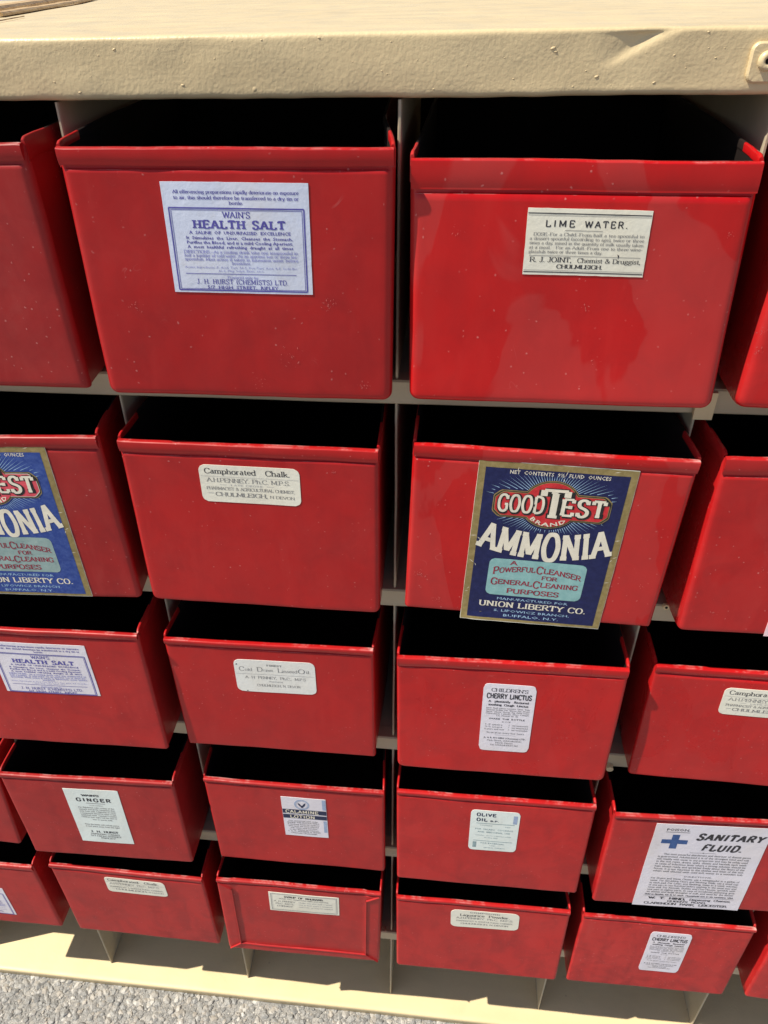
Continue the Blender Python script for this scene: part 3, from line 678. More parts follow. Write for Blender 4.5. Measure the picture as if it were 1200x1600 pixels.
def lab_cold():
    L = Label(70, 39.5, P_WHITE, rc=5.5); a, f = I_GREY, I_GREY
    L.serif(f, 'FINEST', 0, 13, 1.9, width=13, thick=1.3, thin=.8, ser=.7, track=1)
    for t, x0, wd, x1, w1 in (('C', -31, 4.6, -26, 6.5), ('D', -15.6, 5.2, -9.8, 8.5), ('L', 2.5, 4, 6.4, 13.2), ('O', 20, 6.3, 27, 4.2)):
        L.serif(a, t, x0, 6.2, 5.0, width=wd, align='l', thick=.7, thin=.35, ser=.6)
        L.serif(a, {'C': 'old', 'D': 'rawn', 'L': 'inseed', 'O': 'il.'}[t], x1, 6.4, 3.4, width=w1, align='l', thick=.7, thin=.4, ser=.4)
    L.hline(I_LIGHT, -34, 34, 2.6, .25)
    L.serif(f, 'A  H  PENNEY,  Ph.C.,  M.P.S', 0, -2.8, 3.0, width=53, thick=.8, thin=.4, ser=.7)
    L.serif(I_LIGHT, 'Pharmacist', 0, -6.6, 1.5, width=12.5, thick=1, thin=.7, ser=.3)
    L.serif(f, 'CHULMLEIGH, N. DEVON', 2, -12.2, 2.7, width=38, thick=.8, thin=.4, ser=.7)
    L.poly(I_BLACK, [(-33.5, 14), (-32.2, 15), (-31.9, 13.7), (-33, 13.2)])
    L.poly(I_BLACK, [(-27, -18.6), (-25.8, -18.0), (-25.3, -18.9), (-26.4, -19.2)])
    return L
def lab_cherry():
    L = Label(43, 83.5, P_WHITE if False else P_LILAC, rc=4.5); a, f = I_BLACK, I_GREY
    L.serif(a, "CHILDREN'S", 0, 33, 3.8, width=30, thick=.9, thin=.45, ser=.6)
    L.serif(a, 'CHERRY LINCTUS', 0, 25, 5.6, width=36.5, thick=1.9, thin=1.15, ser=0, track=.9)
    L.serif(a, 'A   pleasantly   flavoured', 0, 20.3, 2.3, width=33, thick=1.5, thin=.8, ser=.4)
    L.serif(a, 'soothing  Cough  Linctus', 0, 16.2, 2.3, width=33, thick=1.5, thin=.8, ser=.4)
    for i, t in enumerate(('Each fluid ounce contains Tinct. Tolu', 'Oxymel Scillae Vin. Ipecac Syr. Pruni', 'Serot. Glycer. Syrup, Aq. Anisi Conc', 'Chloroform 1 minim. Tinct. Camph')):
        L.serif(f, t, 0, 12.6-2.3*i, 1.5, width=36, thick=1, thin=.6, ser=.3)
    L.serif(f, 'Co. Poison (S. II)', 0, 3.4, 1.5, width=18, thick=1, thin=.6, ser=.3)
    L.sans(a, 'SHAKE  THE  BOTTLE', 0, -.8, 1.8, width=30, bold=.01); L.sans(f, 'DOSE', 0, -4.2, 1.6, width=7)
    for i, (t, q) in enumerate((('1-2 years', '2   one teaspoonful'), ('3-5 years', '1   one teaspoonful'), ('6 years and over', '2   two teaspoonfuls'))):
        L.serif(f, t, -18, -8.2-2.9*i, 1.6, width=15 if i < 2 else 17, align='l', thick=1, thin=.6, ser=.3); L.serif(f, q, 2, -8.2-2.9*i, 1.6, width=16.5, align='l', thick=1, thin=.6, ser=.3)
    L.serif(f, 'To be given every four hours', 0, -18.5, 1.7, width=32, thick=1, thin=.6, ser=.3); L.hline(I_LIGHT, -9, 9, -20.6, .25)
    L.sans(a, 'A. & R. ROGERS (Chemists) LTD.', 0, -25.4, 1.9, width=36, bold=.012)
    for i, (t, wd) in enumerate((('Park Street, CHULMLEIGH,', 30), ('North Devon', 15), ('Tel. CHULMLEIGH 262', 24))):
        L.serif(f, t, 0, -28.7-2.9*i, 1.7, width=wd, thick=1, thin=.6, ser=.3)
    return L
def lab_ginger():
    L = Label(57, 91, P_WHITE if False else P_MINT); a, f = I_BLACK, I_GREY
    L.serif(a, "WAIN'S", -2, 34.5, 3.0, width=18, thick=1.7, thin=.9, ser=.5)
    L.serif(a, 'GINGER', 0, 26, 5.2, width=36, thick=1.8, thin=1.3, ser=0, track=2.6); L.hline(f, -9, 11, 23, .7)
    L.serif(f, 'FLUID ESSENCE', 1, 18.8, 1.3, width=14, thick=1, thin=.6, ser=.3)
    for i, t in enumerate(('For flatulence, colic, cramp of the', 'stomach and all the complaints that', 'arise from cold, indigestion or wind', 'a teaspoonful should be taken in hot', 'sweetened water, repeated if needful', 'Children over eight, half the dose or')):
        L.serif(f, t, 0, 14.6-3.3*i, 2.0, width=38, thick=1.1, thin=.7, ser=.3)
    L.serif(f, 'less in warm milk.', 3, -5.6, 1.9, width=22, thick=1.1, thin=.7, ser=.3)
    for i, t in enumerate(('Keep the bottle well corked and in', 'a cool place away from the light')):
        L.serif(f, t, 0, -14.5-3.4*i, 2.0, width=37, thick=1.1, thin=.7, ser=.3)
    L.serif(a, 'J.  H.  HURST', 0, -27.6, 3.2, width=30, thick=1.5, thin=.9, ser=.4)
    L.serif(f, 'DISPENSING CHEMIST', 0, -31.6, 2.2, width=32, thick=1.2, thin=.8, ser=.3); L.serif(f, '5/7 HIGH STREET', 0, -35.2, 2.2, width=34, thick=1.2, thin=.8, ser=.3); L.serif(f, 'RIPLEY', 2, -38.6, 2.2, width=16, thick=1.2, thin=.8, ser=.3)
    return L
def lab_calamine():
    L = Label(45, 67, P_LILAC); a, f = I_NAVY, I_GREY
    # round bird badge
    for r0, r1 in ((7.6, 6.3), (5.7, 5.4)):
        for k in range(24):
            a0, a1 = 2*math.pi*k/24, 2*math.pi*(k+1)/24
            L.poly(I_STEEL, [(-2+r0*math.cos(a0), 22+r0*1.12*math.sin(a0)), (-2+r0*math.cos(a1), 22+r0*1.12*math.sin(a1)), (-2+r1*math.cos(a1), 22+r1*1.12*math.sin(a1)), (-2+r1*math.cos(a0), 22+r1*1.12*math.sin(a0))])
    L.poly(a, [(-6, 25), (-4, 23.5), (-2.6, 20.6), (-1.4, 20.6), (0, 23.5), (2, 25.4), (1.4, 21.4), (.4, 19.4), (-.6, 18.6), (-.8, 17), (-3, 17), (-3.2, 18.6), (-4.6, 20), (-5.6, 22)])
    L.hline(a, -22.3, 22.3, 9.6, 7.2); L.hline(a, -22.3, 22.3, 1.0, 6.6)
    L.serif(L_CREAM, 'CALAMINE', -2.6, 7.1, 5.0, width=33, thick=1.5, thin=1.2, ser=0, track=1.2, lay=2); L.serif(L_CREAM, 'LOTION', -2.6, -1.4, 4.8, width=25, thick=1.5, thin=1.2, ser=0, track=1.2, lay=2)
    L.rect(I_STEEL, 18.6, 15, 3.6, 17); L.rect(I_STEEL, 18.6, -24, 3.2, 20)
    for i, (t, wd) in enumerate((('For external use only', 30), ('SHAKE THE BOTTLE WELL', 33), ('A soothing lotion for sunburn', 33), ('Dab upon the parts affected', 31), ('with cotton wool and allow', 28), ('to dry. Repeat as required', 30), ('J. A. R. ROGERS & SONS', 34), ('Chemists Chulmleigh', 27))):
        L.serif(f, t, -2.5, -7.6-3.1*i, 1.7, width=wd, thick=1.2, thin=.8, ser=.3)
    return L
def lab_olive():
    L = Label(46.5, 64, P_MINT, rc=4.5); a, f = I_NAVY, I_TEALINK
    L.serif(a, 'OLIVE', -17.6, 23.4, 4.4, width=18, align='l', thick=1.9, thin=1.4, ser=0, track=1.6); L.serif(a, 'OIL', -17.4, 15.6, 4.4, width=10, align='l', thick=1.9, thin=1.4, ser=0, track=1.6); L.sans(a, 'B.P.', -4.2, 15.4, 2.4, width=8, align='l', bold=.02)
    L.rect(I_STEEL, 17.2, 14.0, 3.8, 12.5); L.rect(I_TEALINK, -19.2, -27.5, 3.4, 9)
    L.hline(f, -17.5, 19, 12.2, .8); L.hline(f, -19, 19, -16.2, .7)
    L.sans(f, 'CONTAINS', -8, 8.2, 1.8, width=12); L.sans(f, 'NET', 13, 7.4, 1.8, width=5)
    L.sans(f, 'FOR  SALADS,  COOKING', 0, 1.8, 2.3, width=36, bold=.01); L.sans(f, 'AND  MEDICINAL  USE', 0, -2.6, 2.3, width=31, bold=.01)
    L.sans(f, 'Laxative, one to 2 tablespoonfuls', 0, -7.8, 1.7, width=34); L.sans(f, 'in the day', -2, -11.2, 1.7, width=13)
    L.sans(f, 'FOR EXTERNAL', 0, -20.8, 2.0, width=23, bold=.01); L.sans(f, 'USE', 0, -24.4, 1.6, width=5); L.sans(f, 'GENERAL CHEMISTS', 2, -28, 1.5, width=21)
    return L
def lab_sanitary():
    L = Label(104, 139.5, P_LILAC, nu=20, nv=20); a, f = I_BLACK, I_GREY
    L.sans(a, 'POISON.', -31, 59.4, 3.8, width=21, bold=.01); L.hline(a, -42, -20, 57.4, .5)
    L.poly(I_CROSS, [(-34.6, 31), (-28.0, 31), (-28.0, 39), (-19.5, 39), (-19.5, 45.4), (-28.0, 45.4), (-28.0, 53.4), (-34.6, 53.4), (-34.6, 45.4), (-43.2, 45.4), (-43.2, 39), (-34.6, 39)])
    L.serif(a, 'SANITARY', 17, 47, 9.8, width=59, thick=2.1, thin=1.5, ser=0, track=1.5, slant=.22); L.serif(a, 'FLUID.', 13.5, 30, 9.8, width=36, thick=2.1, thin=1.5, ser=0, track=1.5, slant=.22)
    L.hline(f, -14, 10, 25.6, .4); L.poly(f, [(-3, 25.6), (-1.5, 24.7), (0, 25.6), (-1.5, 26.5)])
    tx = ('This most powerful disinfectant and destroyer of disease germs', 'is guaranteed. Adulterated it is of the strongest kind and will', 'mix readily with water in any proportion and may be safely used', 'in the sick room, drains, sinks, closets and kennels each week', 'in cases of infectious fever where a strong solution should be',
          'kept always ready and sprinkled freely about the floors of the', 'house. It is not injurious to the clothes and linen of the sick', 'when well diluted with cold soft water in a wooden tub')
    for i, t in enumerate(tx): L.serif(f, t, 0 if i else 3, 20.4-4.1*i, 2.6, width=84 if i else 80, thick=1.1, thin=.7, ser=.3)
    L.sans(f, 'DIRECTIONS.', 2, -15.8, 2.3, width=26, bold=.01)
    tx = ('For Drains and Water Closets, use a wineglassful to a gallon of', 'water. For Scrubbing Floors and Washing Walls, use a small cup', 'to each pail. For Linen and Bedding, steep in a weak solution', 'of one part to two hundred before washing in the usual way and', 'rinse well. For Kennels, Stables and Cow Houses, sprinkle with', 'one part in eighty parts. In case of accidental poisoning give', 'an emetic and large draughts of milk and send for the doctor')
    for i, t in enumerate(tx): L.serif(f, t, 0, -20.6-4.0*i, 2.5, width=84, thick=1.1, thin=.7, ser=.3)
    L.serif(a, 'Sold in Bottles, 6d. & 1/- each; Household size in tin canisters, 1/6d.', 0, -49.2, 2.2, width=86, thick=1.3, thin=.8, ser=.3); L.hline(f, -44, 44, -51, .4)
    L.serif(a, 'W.  T.  HIND,', -20, -56.4, 3.6, width=36, thick=1.7, thin=1., ser=.6); L.serif(a, 'Dispensing  Chemist,', 22, -56.4, 3.2, width=40, thick=1.2, thin=.8, ser=.5)
    L.serif(a, "QUEEN'S  ROAD,", 0, -61, 2.8, width=38, thick=1.3, thin=.8, ser=.5); L.serif(a, 'CLARENDON  PARK,  LEICESTER.', 0, -66, 3.3, width=82, thick=1.4, thin=.9, ser=.6)
    return L
def lab_rhubarb():
    L = Label(79, 37.5, P_CREAM); a, f = I_GREY, I_GREY
    L.frame(f, -37, -16.4, 37, 16.4, .5); L.frame(I_LIGHT, -35.8, -15.2, 35.8, 15.2, .25)
    L.serif(I_BLACK, 'SYRUP  OF  RHUBARB.', 0, 9.8, 3.2, width=44, thick=1.6, thin=.9, ser=.6)
    L.serif(f, 'DOSE: One teaspoonful night and morning.', 0, 6.2, 1.9, width=56, thick=1, thin=.6, ser=.4)
    for i in range(3):
        L.serif(f, ('A. H. PENNEY', 'Ph.C. M.P.S.', 'CHEMIST')[i], -22, .6-5*i, 2.6, width=24-3*i, thick=.9, thin=.5, ser=.5)
        L.serif(I_LIGHT, ('Under one year half a spoon', 'one to four years a teaspoon', 'and over, as may be needed')[i], 13, 1.2-4.6*i, 2.0, width=38, thick=.9, thin=.6, ser=.3)
    return L
def lab_liquorice():
    L = Label(74, 34, P_CREAM, rc=6.5); a, f = I_GREY, I_GREY
    L.serif(f, 'COMPOUND', 0, 12.0, 2.4, width=32, thick=1.2, thin=.7, ser=.5, track=1.5)
    L.serif(I_BLACK, 'Liquorice  Powder.', 0, 5.6, 4.2, width=54, thick=1.0, thin=.5, ser=.6)
    L.serif(f, 'A.H.PENNEY. Ph.C. M.P.S.', 0, .2, 3.2, width=62, thick=.9, thin=.5, ser=.7)
    L.serif(f, 'PHARMACIST & AGRICULTURAL CHEMIST,', 0, -5.4, 2.3, width=62, thick=.9, thin=.5, ser=.5)
    L.serif(f, 'CHULMLEIGH, N DEVON', 0, -10.6, 2.6, width=52, thick=1, thin=.6, ser=.6)
    return L
def lab_ammonia(faded=False, curl=True):
    def bend(u, v):
        b2 = 0
        if curl and v < -58: b2 += .0014*((-58-v)/12)**2*sm(60, -50, u)
        b2 += .00022*noise.noise(Vector((u*.12, v*.12, 3 if faded else 8)))
        return b2
    L = Label(104.5, 141.5 if curl else 140, P_CREAM, bend=bend, nu=22, nv=28)
    nav = L_BLUE if faded else L_NAVY; red = L_PINKRED if faded else L_RED; teal = L_TEAL2 if faded else L_TEAL
    H = L.h/2
    L.gridrr(L_GOLD, -52, -H+.5, 52, H-.4, 0, 1, 22, 28)
    L.gridrr(nav, -47.3, -H+2.8, 47.3, H-5, 0, 2, 22, 28)
    arc = lambda cx, cy, k: (lambda u, v: (u, v+k*((u-cx)**2)))
    L.sans(L_CREAM, 'NET  CONTENTS  9½  FLUID  OUNCES', 2, 61.8, 2.9, width=66, bold=.012, lay=3, space=1.1, warp=lambda u, v: (u, v))
    cxp, cyp = -.5, 38.2
    # rays
    for k in range(88):
        a = 2*math.pi*(k+.5)/88
        ca, sa = math.cos(a), math.sin(a)
        if abs(sa) < .16: continue
        # start on the plaque outline, end on an ellipse
        r0 = 20.5 if abs(ca) < .84 else 12/abs(sa)
        r0 = min(r0, 40); r1 = (25.5 if k % 2 else 23.5)+16*abs(ca)**3+5*abs(ca)
        if sa < 0: r1 *= .9
        if r1 < r0+1.5: continue
        w = .22; nxp, nyp = -sa*w, ca*w
        L.poly(L_RAY, [(cxp+ca*r0+nxp, cyp+sa*r0+nyp), (cxp+ca*r0-nxp, cyp+sa*r0-nyp), (cxp+ca*r1, cyp+sa*r1)], 3)
    def disc(m, r, lay, ky=1.):
        rows = [[(cxp+r*q*math.cos(t_), lay, cyp+.8+r*ky*q*math.sin(t_)) for t_ in [2*math.pi*i/40 for i in range(41)]] for q in (0.02, .25, .5, .75, 1)]
        L._mb(m).grid(rows, flip=True)
    def plaque(m, e, lay):
        x0, x1, y0, y1, c = -38-e, 38+e, cyp-10-e, cyp+9-e*-1, 4.5
        def sh(u, v):
            du = max(0, abs(u)-(x1-c)); dv = max(0, abs(v-(y0+y1)/2)-((y1-y0)/2-c))
            ex = du+dv-c
            if ex > 0: u -= math.copysign(ex/2, u); v -= math.copysign(ex/2, v-(y0+y1)/2)
            return u, v
        L.gridrr(m, x0, y0, x1, y1, 0, lay, 30, 12, shape=sh)
    plaque(L_GOLD, 1.7, 4); disc(L_GOLD, 20.0, 4.5, .98)
    plaque(L_BLK, 1.1, 5); disc(L_BLK, 19.4, 5.2, .98)
    plaque(L_CREAM if faded else L_GOLD, .5, 5.6); disc(L_GOLD, 18.9, 5.8, .98)
    plaque(red, 0, 6.3); disc(red, 18.4, 6.6, .98)
    for m, tk, dx, dy, lay, ex in ((L_BLK, 2.7, .6, -.5, 7.4, .5), (L_CREAM, 1.55, 0, 0, 8.4, 0)):
        q = dict(thick=tk, thin=tk*.62, ser=.12 if ex == 0 else .35)
        L.serif(m, 'GOOD', -20.5+dx, cyp-6.2+dy-ex/2, 13.2+ex, width=31+ex*2, lay=lay, track=.9, **q)
        L.serif(m, 'EST', 21.2+dx, cyp-6.4+dy-ex/2, 13.2+ex, width=29.5+ex*2, lay=lay, track=1.1, **q)
        L.serif(m, 'T', 1.6+dx, cyp-9.4+dy-ex/2, 22.4+ex, width=18.5+ex, thick=tk*.85, thin=tk*.45, ser=.25, lay=lay+.5)
    rB = 16.0
    def arcw(u, v):
        t_ = u/rB; r = rB-(v); return (cxp+r*math.sin(t_), cyp+.8-r*math.cos(t_))
    L.sans(L_CREAM, 'BRAND', 0, 0, 3.2, width=25.5, bold=.02, lay=9, warp=lambda u, v: arcw(u, v-1.6), space=1.15)
    # AMMONIA on a smile-shaped arc, letters spreading downwards
    def fan(u, v):
        return (u*(1.075-.0042*v), v+.0044*u*u-8.4)
    L.serif(L_CREAM, 'AMMONIA', 0, 0, 22.4, width=85.5, thick=1.85, thin=1.05, ser=.22, lay=3.4, warp=fan, sub=4, track=1.05)
    # creases worn through to the paper
    for (cx_, cy_, a_, l_) in ((-50, 9, .1, 5), (-46, 7, -.6, 3), (-49, -14, -.7, 5), (-46, -17, -1.2, 3), (49, 14, .2, 4), (50, -1, .5, 4), (48, -4, 1.1, 3), (49, -24, .1, 4), (-26, 66, 1.4, 4), (6, 65, 1.3, 6), (5, 60, 1.9, 3), (38, 69, .2, 4), (-49, -40, .9, 3), (-50, -43, .2, 2.5)):
        ca, sa = math.cos(a_), math.sin(a_)
        L.poly(L_CREAM, [(cx_-ca*l_/2, cy_-sa*l_/2), (cx_+sa*.22, cy_-ca*.22), (cx_+ca*l_/2, cy_+sa*l_/2), (cx_-sa*.22, cy_+ca*.22)], 9)
    # pale teal panel
    L.gridrr(teal, -36, -45.0, 33.5, -10.5, 4.5, 3, 20, 10)
    rd = L_DRED; q = dict(lay=4, thick=1.3, thin=.85, ser=.3)
    L.serif(rd, 'A', -18.5, -15.4, 3.6, width=4.4, **q)
    def wa(u, v): return (u, v-.0042*(u+2)**2+3.2)
    L.serif(rd, 'P', -32.5, -24.6, 6.4, width=4.0, align='l', warp=wa, **q); L.serif(rd, 'OWERFUL', -28, -24.0, 4.4, width=25.5, align='l', track=.5, warp=wa, **q)
    L.serif(rd, 'C', -1.6, -24.8, 6.4, width=4.6, align='l', warp=wa, **q); L.serif(rd, 'LEANSER', 3.6, -24.0, 4.4, width=27, align='l', track=.5, warp=wa, **q)
    L.serif(rd, 'FOR', 8.5, -27.3, 3.4, width=11.0, track=.4, **q)
    L.serif(rd, 'G', -33, -34.8, 6.0, width=4.6, align='l', **q); L.serif(rd, 'ENERAL', -28, -34.0, 4.2, width=25, align='l', track=.5, **q)
    L.serif(rd, 'C', -2.2, -35.2, 6.0, width=4.6, align='l', **q); L.serif(rd, 'LEANING', 3, -34.2, 4.2, width=27, align='l', track=.5, **q)
    L.serif(rd, 'PURPOSES', -1.5, -42.2, 4.2, width=38, track=.5, **q)
    L.sans(L_RAY, 'MANUFACTURED FOR', -.5, -49.6, 2.4, width=52, lay=3)
    L.serif(L_CREAM, 'UNION LIBERTY CO.', .2, -56.6, 5.0, width=79, lay=3, thick=1.35, thin=.65, ser=.4, track=.6)
    L.sans(L_RAY, 'S. LIPOWICZ BRANCH,', .5, -61.4, 2.3, width=56, lay=3)
    L.sans(L_RAY, 'BUFFALO, N.Y.', .5, -65.8, 2.4, width=41, lay=3)
    return L
def lab_pink():
    L = Label(88, 61, P_PINK); f = I_GREY
    for i in range(12): L.serif(f, 'one or two teaspoonfuls in a little water three times a day', 0, 22-4.4*i, 2.4, width=78, thick=1, thin=.6, ser=.3)
    return L

# ---------------------------------------------------------------- the drawers
# row, col -> x, y, z of the front's bottom centre, yaw, lean, roll, width & height changes (all measured)
W0, H0 = 0.18249, 0.14672
D = {
(0,-2): (-0.2945, -0.0325, -0.1682, -0.0213, 0.021, -0.016, 0.0012, 0.0042),
(0,-1): (-0.0926, -0.0419, -0.1652, 0.0218, 0.007, 0.0079, 0.0016, 0.0013),
(0,0): (0.1004, -0.04, -0.1651, -0.0265, -0.0206, -0.0149, -0.0014, -0.0063),
(0,1): (0.2985, -0.0403, -0.1654, -0.0151, 0.0026, 0.018, 0.0003, 0),
(1,-2): (-0.294, -0.0353, -0.3547, 0.0209, 0.0029, -0.0243, 0.0013, 0.0037),
(1,-1): (-0.1005, -0.0362, -0.3507, -0.0098, -0.0102, -0.0003, 0.0007, 0.0004),
(1,0): (0.1024, -0.0341, -0.3481, -0.0118, -0.002, 0.0238, 0.0029, 0.0003),
(1,1): (0.3047, -0.0369, -0.3492, -0.0081, -0.0109, -0.0135, -0.0011, 0.0037),
(2,-2): (-0.3004, -0.039, -0.5389, 0.0093, 0.0011, -0.0095, -0.0001, 0.0034),
(2,-1): (-0.1035, -0.0282, -0.5389, 0.0027, 0.0161, -0.0025, -0.0038, -0.0046),
(2,0): (0.0985, -0.0362, -0.5383, -0.0055, -0.01, -0.0144, 0.0019, -0.0046),
(2,1): (0.3047, -0.0275, -0.5376, -0.0387, 0.0015, -0.0239, -0.001, -0.0064),
(3,-3): (-0.5032, -0.0363, -0.7247, 0.0006, -0.0243, 0.0663, -0.0007, -0),
(3,-2): (-0.3022, -0.0419, -0.7278, 0.0219, -0.005, -0.0049, -0.0032, -0.0073),
(3,-1): (-0.0953, -0.0301, -0.7285, 0.0006, 0.0011, -0.0027, -0.0023, -0.006),
(3,0): (0.1006, -0.0371, -0.7247, -0.0053, -0.0184, -0.0129, 0.0032, 0.0014),
(3,1): (0.3003, -0.039, -0.7264, 0.023, -0.0107, -0.0169, -0.0001, 0.0032),
(4,-3): (-0.5015, -0.0362, -0.9133, 0.006, 0.0143, -0.0024, -0.0003, -0.0061),
(4,-2): (-0.2984, -0.0357, -0.9146, -0.012, 0.0051, -0.0108, -0.0008, 0.0021),
(4,-1): (-0.1032, -0.0382, -0.9126, 0.0162, -0.0005, 0.0186, 0.0011, 0.0089),
(4,0): (0.1026, -0.0395, -0.9119, -0.0014, -0.027, -0.0133, 0.004, 0.0014),
(4,1): (0.2977, -0.035, -0.9163, 0.0065, -0.0176, -0.005, -0.0047, -0.0001),
(4,2): (0.5013, -0.0373, -0.9133, -0.034, -0.0076, -0.0184, -0.0003, -0)}
# look of each: lip height mm, corner radius mm, dust, gloss, darkness
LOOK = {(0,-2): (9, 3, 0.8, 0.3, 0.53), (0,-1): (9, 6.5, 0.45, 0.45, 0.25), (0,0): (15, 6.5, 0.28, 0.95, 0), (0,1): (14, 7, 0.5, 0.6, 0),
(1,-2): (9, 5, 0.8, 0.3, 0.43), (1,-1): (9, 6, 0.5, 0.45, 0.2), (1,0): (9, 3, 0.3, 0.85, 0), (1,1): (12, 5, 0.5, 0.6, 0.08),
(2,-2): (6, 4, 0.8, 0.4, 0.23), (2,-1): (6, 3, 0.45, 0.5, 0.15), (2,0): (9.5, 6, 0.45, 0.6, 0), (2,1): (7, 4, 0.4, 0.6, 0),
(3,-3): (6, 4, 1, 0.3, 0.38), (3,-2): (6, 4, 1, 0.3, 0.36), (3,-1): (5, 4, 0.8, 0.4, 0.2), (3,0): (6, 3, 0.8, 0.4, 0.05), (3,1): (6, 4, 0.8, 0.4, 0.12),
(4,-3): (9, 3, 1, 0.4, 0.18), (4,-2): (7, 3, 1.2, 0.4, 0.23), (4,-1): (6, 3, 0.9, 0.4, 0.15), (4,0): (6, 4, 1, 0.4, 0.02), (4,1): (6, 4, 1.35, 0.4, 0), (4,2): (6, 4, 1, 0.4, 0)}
NAMES = {(0,-2): 'red steel drawer cut by the left edge in the top row, without a label', (0,-1): 'red drawer with the pale blue WAIN\'S HEALTH SALT label, top row',
(0,0): 'glossy red drawer with the LIME WATER label and a deep folded lip, top row', (0,1): 'red drawer cut by the right edge in the top row, bright sunlit left side',
(1,-2): 'red drawer with a faded blue AMMONIA label, cut by the left edge', (1,-1): 'red drawer with rounded Camphorated Chalk label, directly left of the large AMMONIA drawer',
(1,0): 'red drawer with the large dark blue AMMONIA label curling at its foot', (1,1): 'dusty red drawer at the right edge with a corner of a pink label showing',
(2,-2): 'red drawer with the lilac white HEALTH SALT label at the left edge, third row', (2,-1): 'red drawer with the rounded Cold Drawn Linseed Oil label',
(2,0): 'red drawer with CHERRY LINCTUS label, under the large AMMONIA drawer', (2,1): 'red drawer with Camphorated Chalk label cut by the right edge of the picture',
(3,-3): 'dusty red drawer corner at the left edge, beside the GINGER drawer', (3,-2): 'dusty red drawer with the tall white GINGER label',
(3,-1): 'red drawer with the small CALAMINE LOTION label', (3,0): 'red drawer with the small rounded OLIVE OIL label', (3,1): 'red drawer with the big white SANITARY FLUID label and blue cross',
(4,-3): 'leftmost bottom row red drawer, cut by the left edge, white label corner showing', (4,-2): 'dusty red drawer in the bottom row with a small faded Camphorated Chalk label',
(4,-1): 'red drawer with a folded rim round its front and the SYRUP OF RHUBARB label', (4,0): 'red drawer in the bottom row with the small rounded Liquorice Powder label',
(4,1): 'dusty red drawer with slanting-looking CHERRY LINCTUS label, bottom row at the right', (4,2): 'red drawer corner at the bottom right edge, under the SANITARY FLUID drawer'}
NAMES[(4,1)] = 'dusty mottled red drawer with CHERRY LINCTUS label, bottom row at the right'
NAMES[(4,2)] = 'rightmost red drawer of the bottom row, only its lower left corner in view'
LAB = {(0,-1): (lab_health(), 4.3, 100.3), (0,0): (lab_lime(), 6.4, 98.5), (1,-1): (lab_camph(), -.1, 114.1), (1,0): (lab_ammonia(), 3.4, 67.0),
(1,-2): (lab_ammonia(True, False), -.5, 72.7), (2,-2): (lab_health(w=88, h=63, pm=P_LILAC), -3.3, 102.4), (2,-1): (lab_cold(), 3.7, 102.6), (2,0): (lab_cherry(), 1.2, 74.9),
(2,1): (lab_camph(), 2.4, 106.3), (3,-2): (lab_ginger(), 1.1, 75.8), (3,-1): (lab_calamine(), 9, 88), (3,0): (lab_olive(), 1.8, 97.5), (3,1): (lab_sanitary(), .7, 69.7),
(4,-3): (lab_health(w=88, h=62.5, pm=P_LILAC), -6, 54.5), (4,-2): (lab_camph(), 7.3, 117.3), (4,-1): (lab_rhubarb(), 5.4, 119.3), (4,0): (lab_liquorice(), 4, 115.5), (4,1): (lab_cherry(), 7.1, 84.2),
(1,1): (lab_pink(), 14.5, 31)}
ROT = {(0,-1): -.004, (0,0): -.010, (1,-1): -.006, (1,0): -.010, (2,-1): .0, (4,0): .022}

SCUFF = {(0,-1): [(54, 64, 5, 9), (66, 60, 1.6, 3), (30, 30, 9, 9), (8, 13, 8, 8), (74, 12, 5, 7), (-62, 60, 5, 5), (-30, 95, 3, 2)], (0,0): [(-26, 86, 2, 3), (10, 62, 3, 3), (81, 104, 2.4, 5), (-62, 104, 6, 3), (20, 30, 3, 2)],
(0,1): [(-89, 72, 3, 5), (-90, 50, 3, 5), (-88.5, 38, 3, 5)], (1,-1): [(60, 128, 2.6, 6), (-30, 60, 3, 2), (20, 20, 2, 2)], (1,0): [(-82, 36, 5, 14), (-68, 12, 4, 6), (-86, 70, 2, 2), (78, 40, 3, 3)],
(1,1): [(-40, 60, 8, 6), (-70, 20, 4, 4)], (2,-2): [(50, 120, 2.5, 4), (20, 30, 5, 4)], (2,-1): [(-84, 108, 3, 5), (60, 40, 6, 3)], (2,0): [(60, 30, 4, 3), (-60, 30, 3, 3)], (2,1): [(-30, 60, 8, 4)],
(3,-2): [(-50, 60, 6, 7), (70, 25, 7, 9), (0, 14, 6, 6)], (3,-1): [(-30, 90, 3, 3), (70, 125, 3, 4), (-60, 30, 4, 4)], (3,0): [(8, 42, 4, 6), (52, 28, 5, 6), (-40, 90, 2, 2)], (3,1): [(-60, 60, 2, 2)],
(4,-2): [(-50, 60, 9, 9), (30, 20, 10, 9), (-70, 110, 4, 5)], (4,-1): [(0, 60, 6, 4)], (4,0): [(-40, 70, 3, 3), (50, 40, 5, 4)], (4,1): [(-50, 50, 9, 9), (20, 20, 10, 12), (60, 60, 6, 7), (0, 128, 2, 3)]}
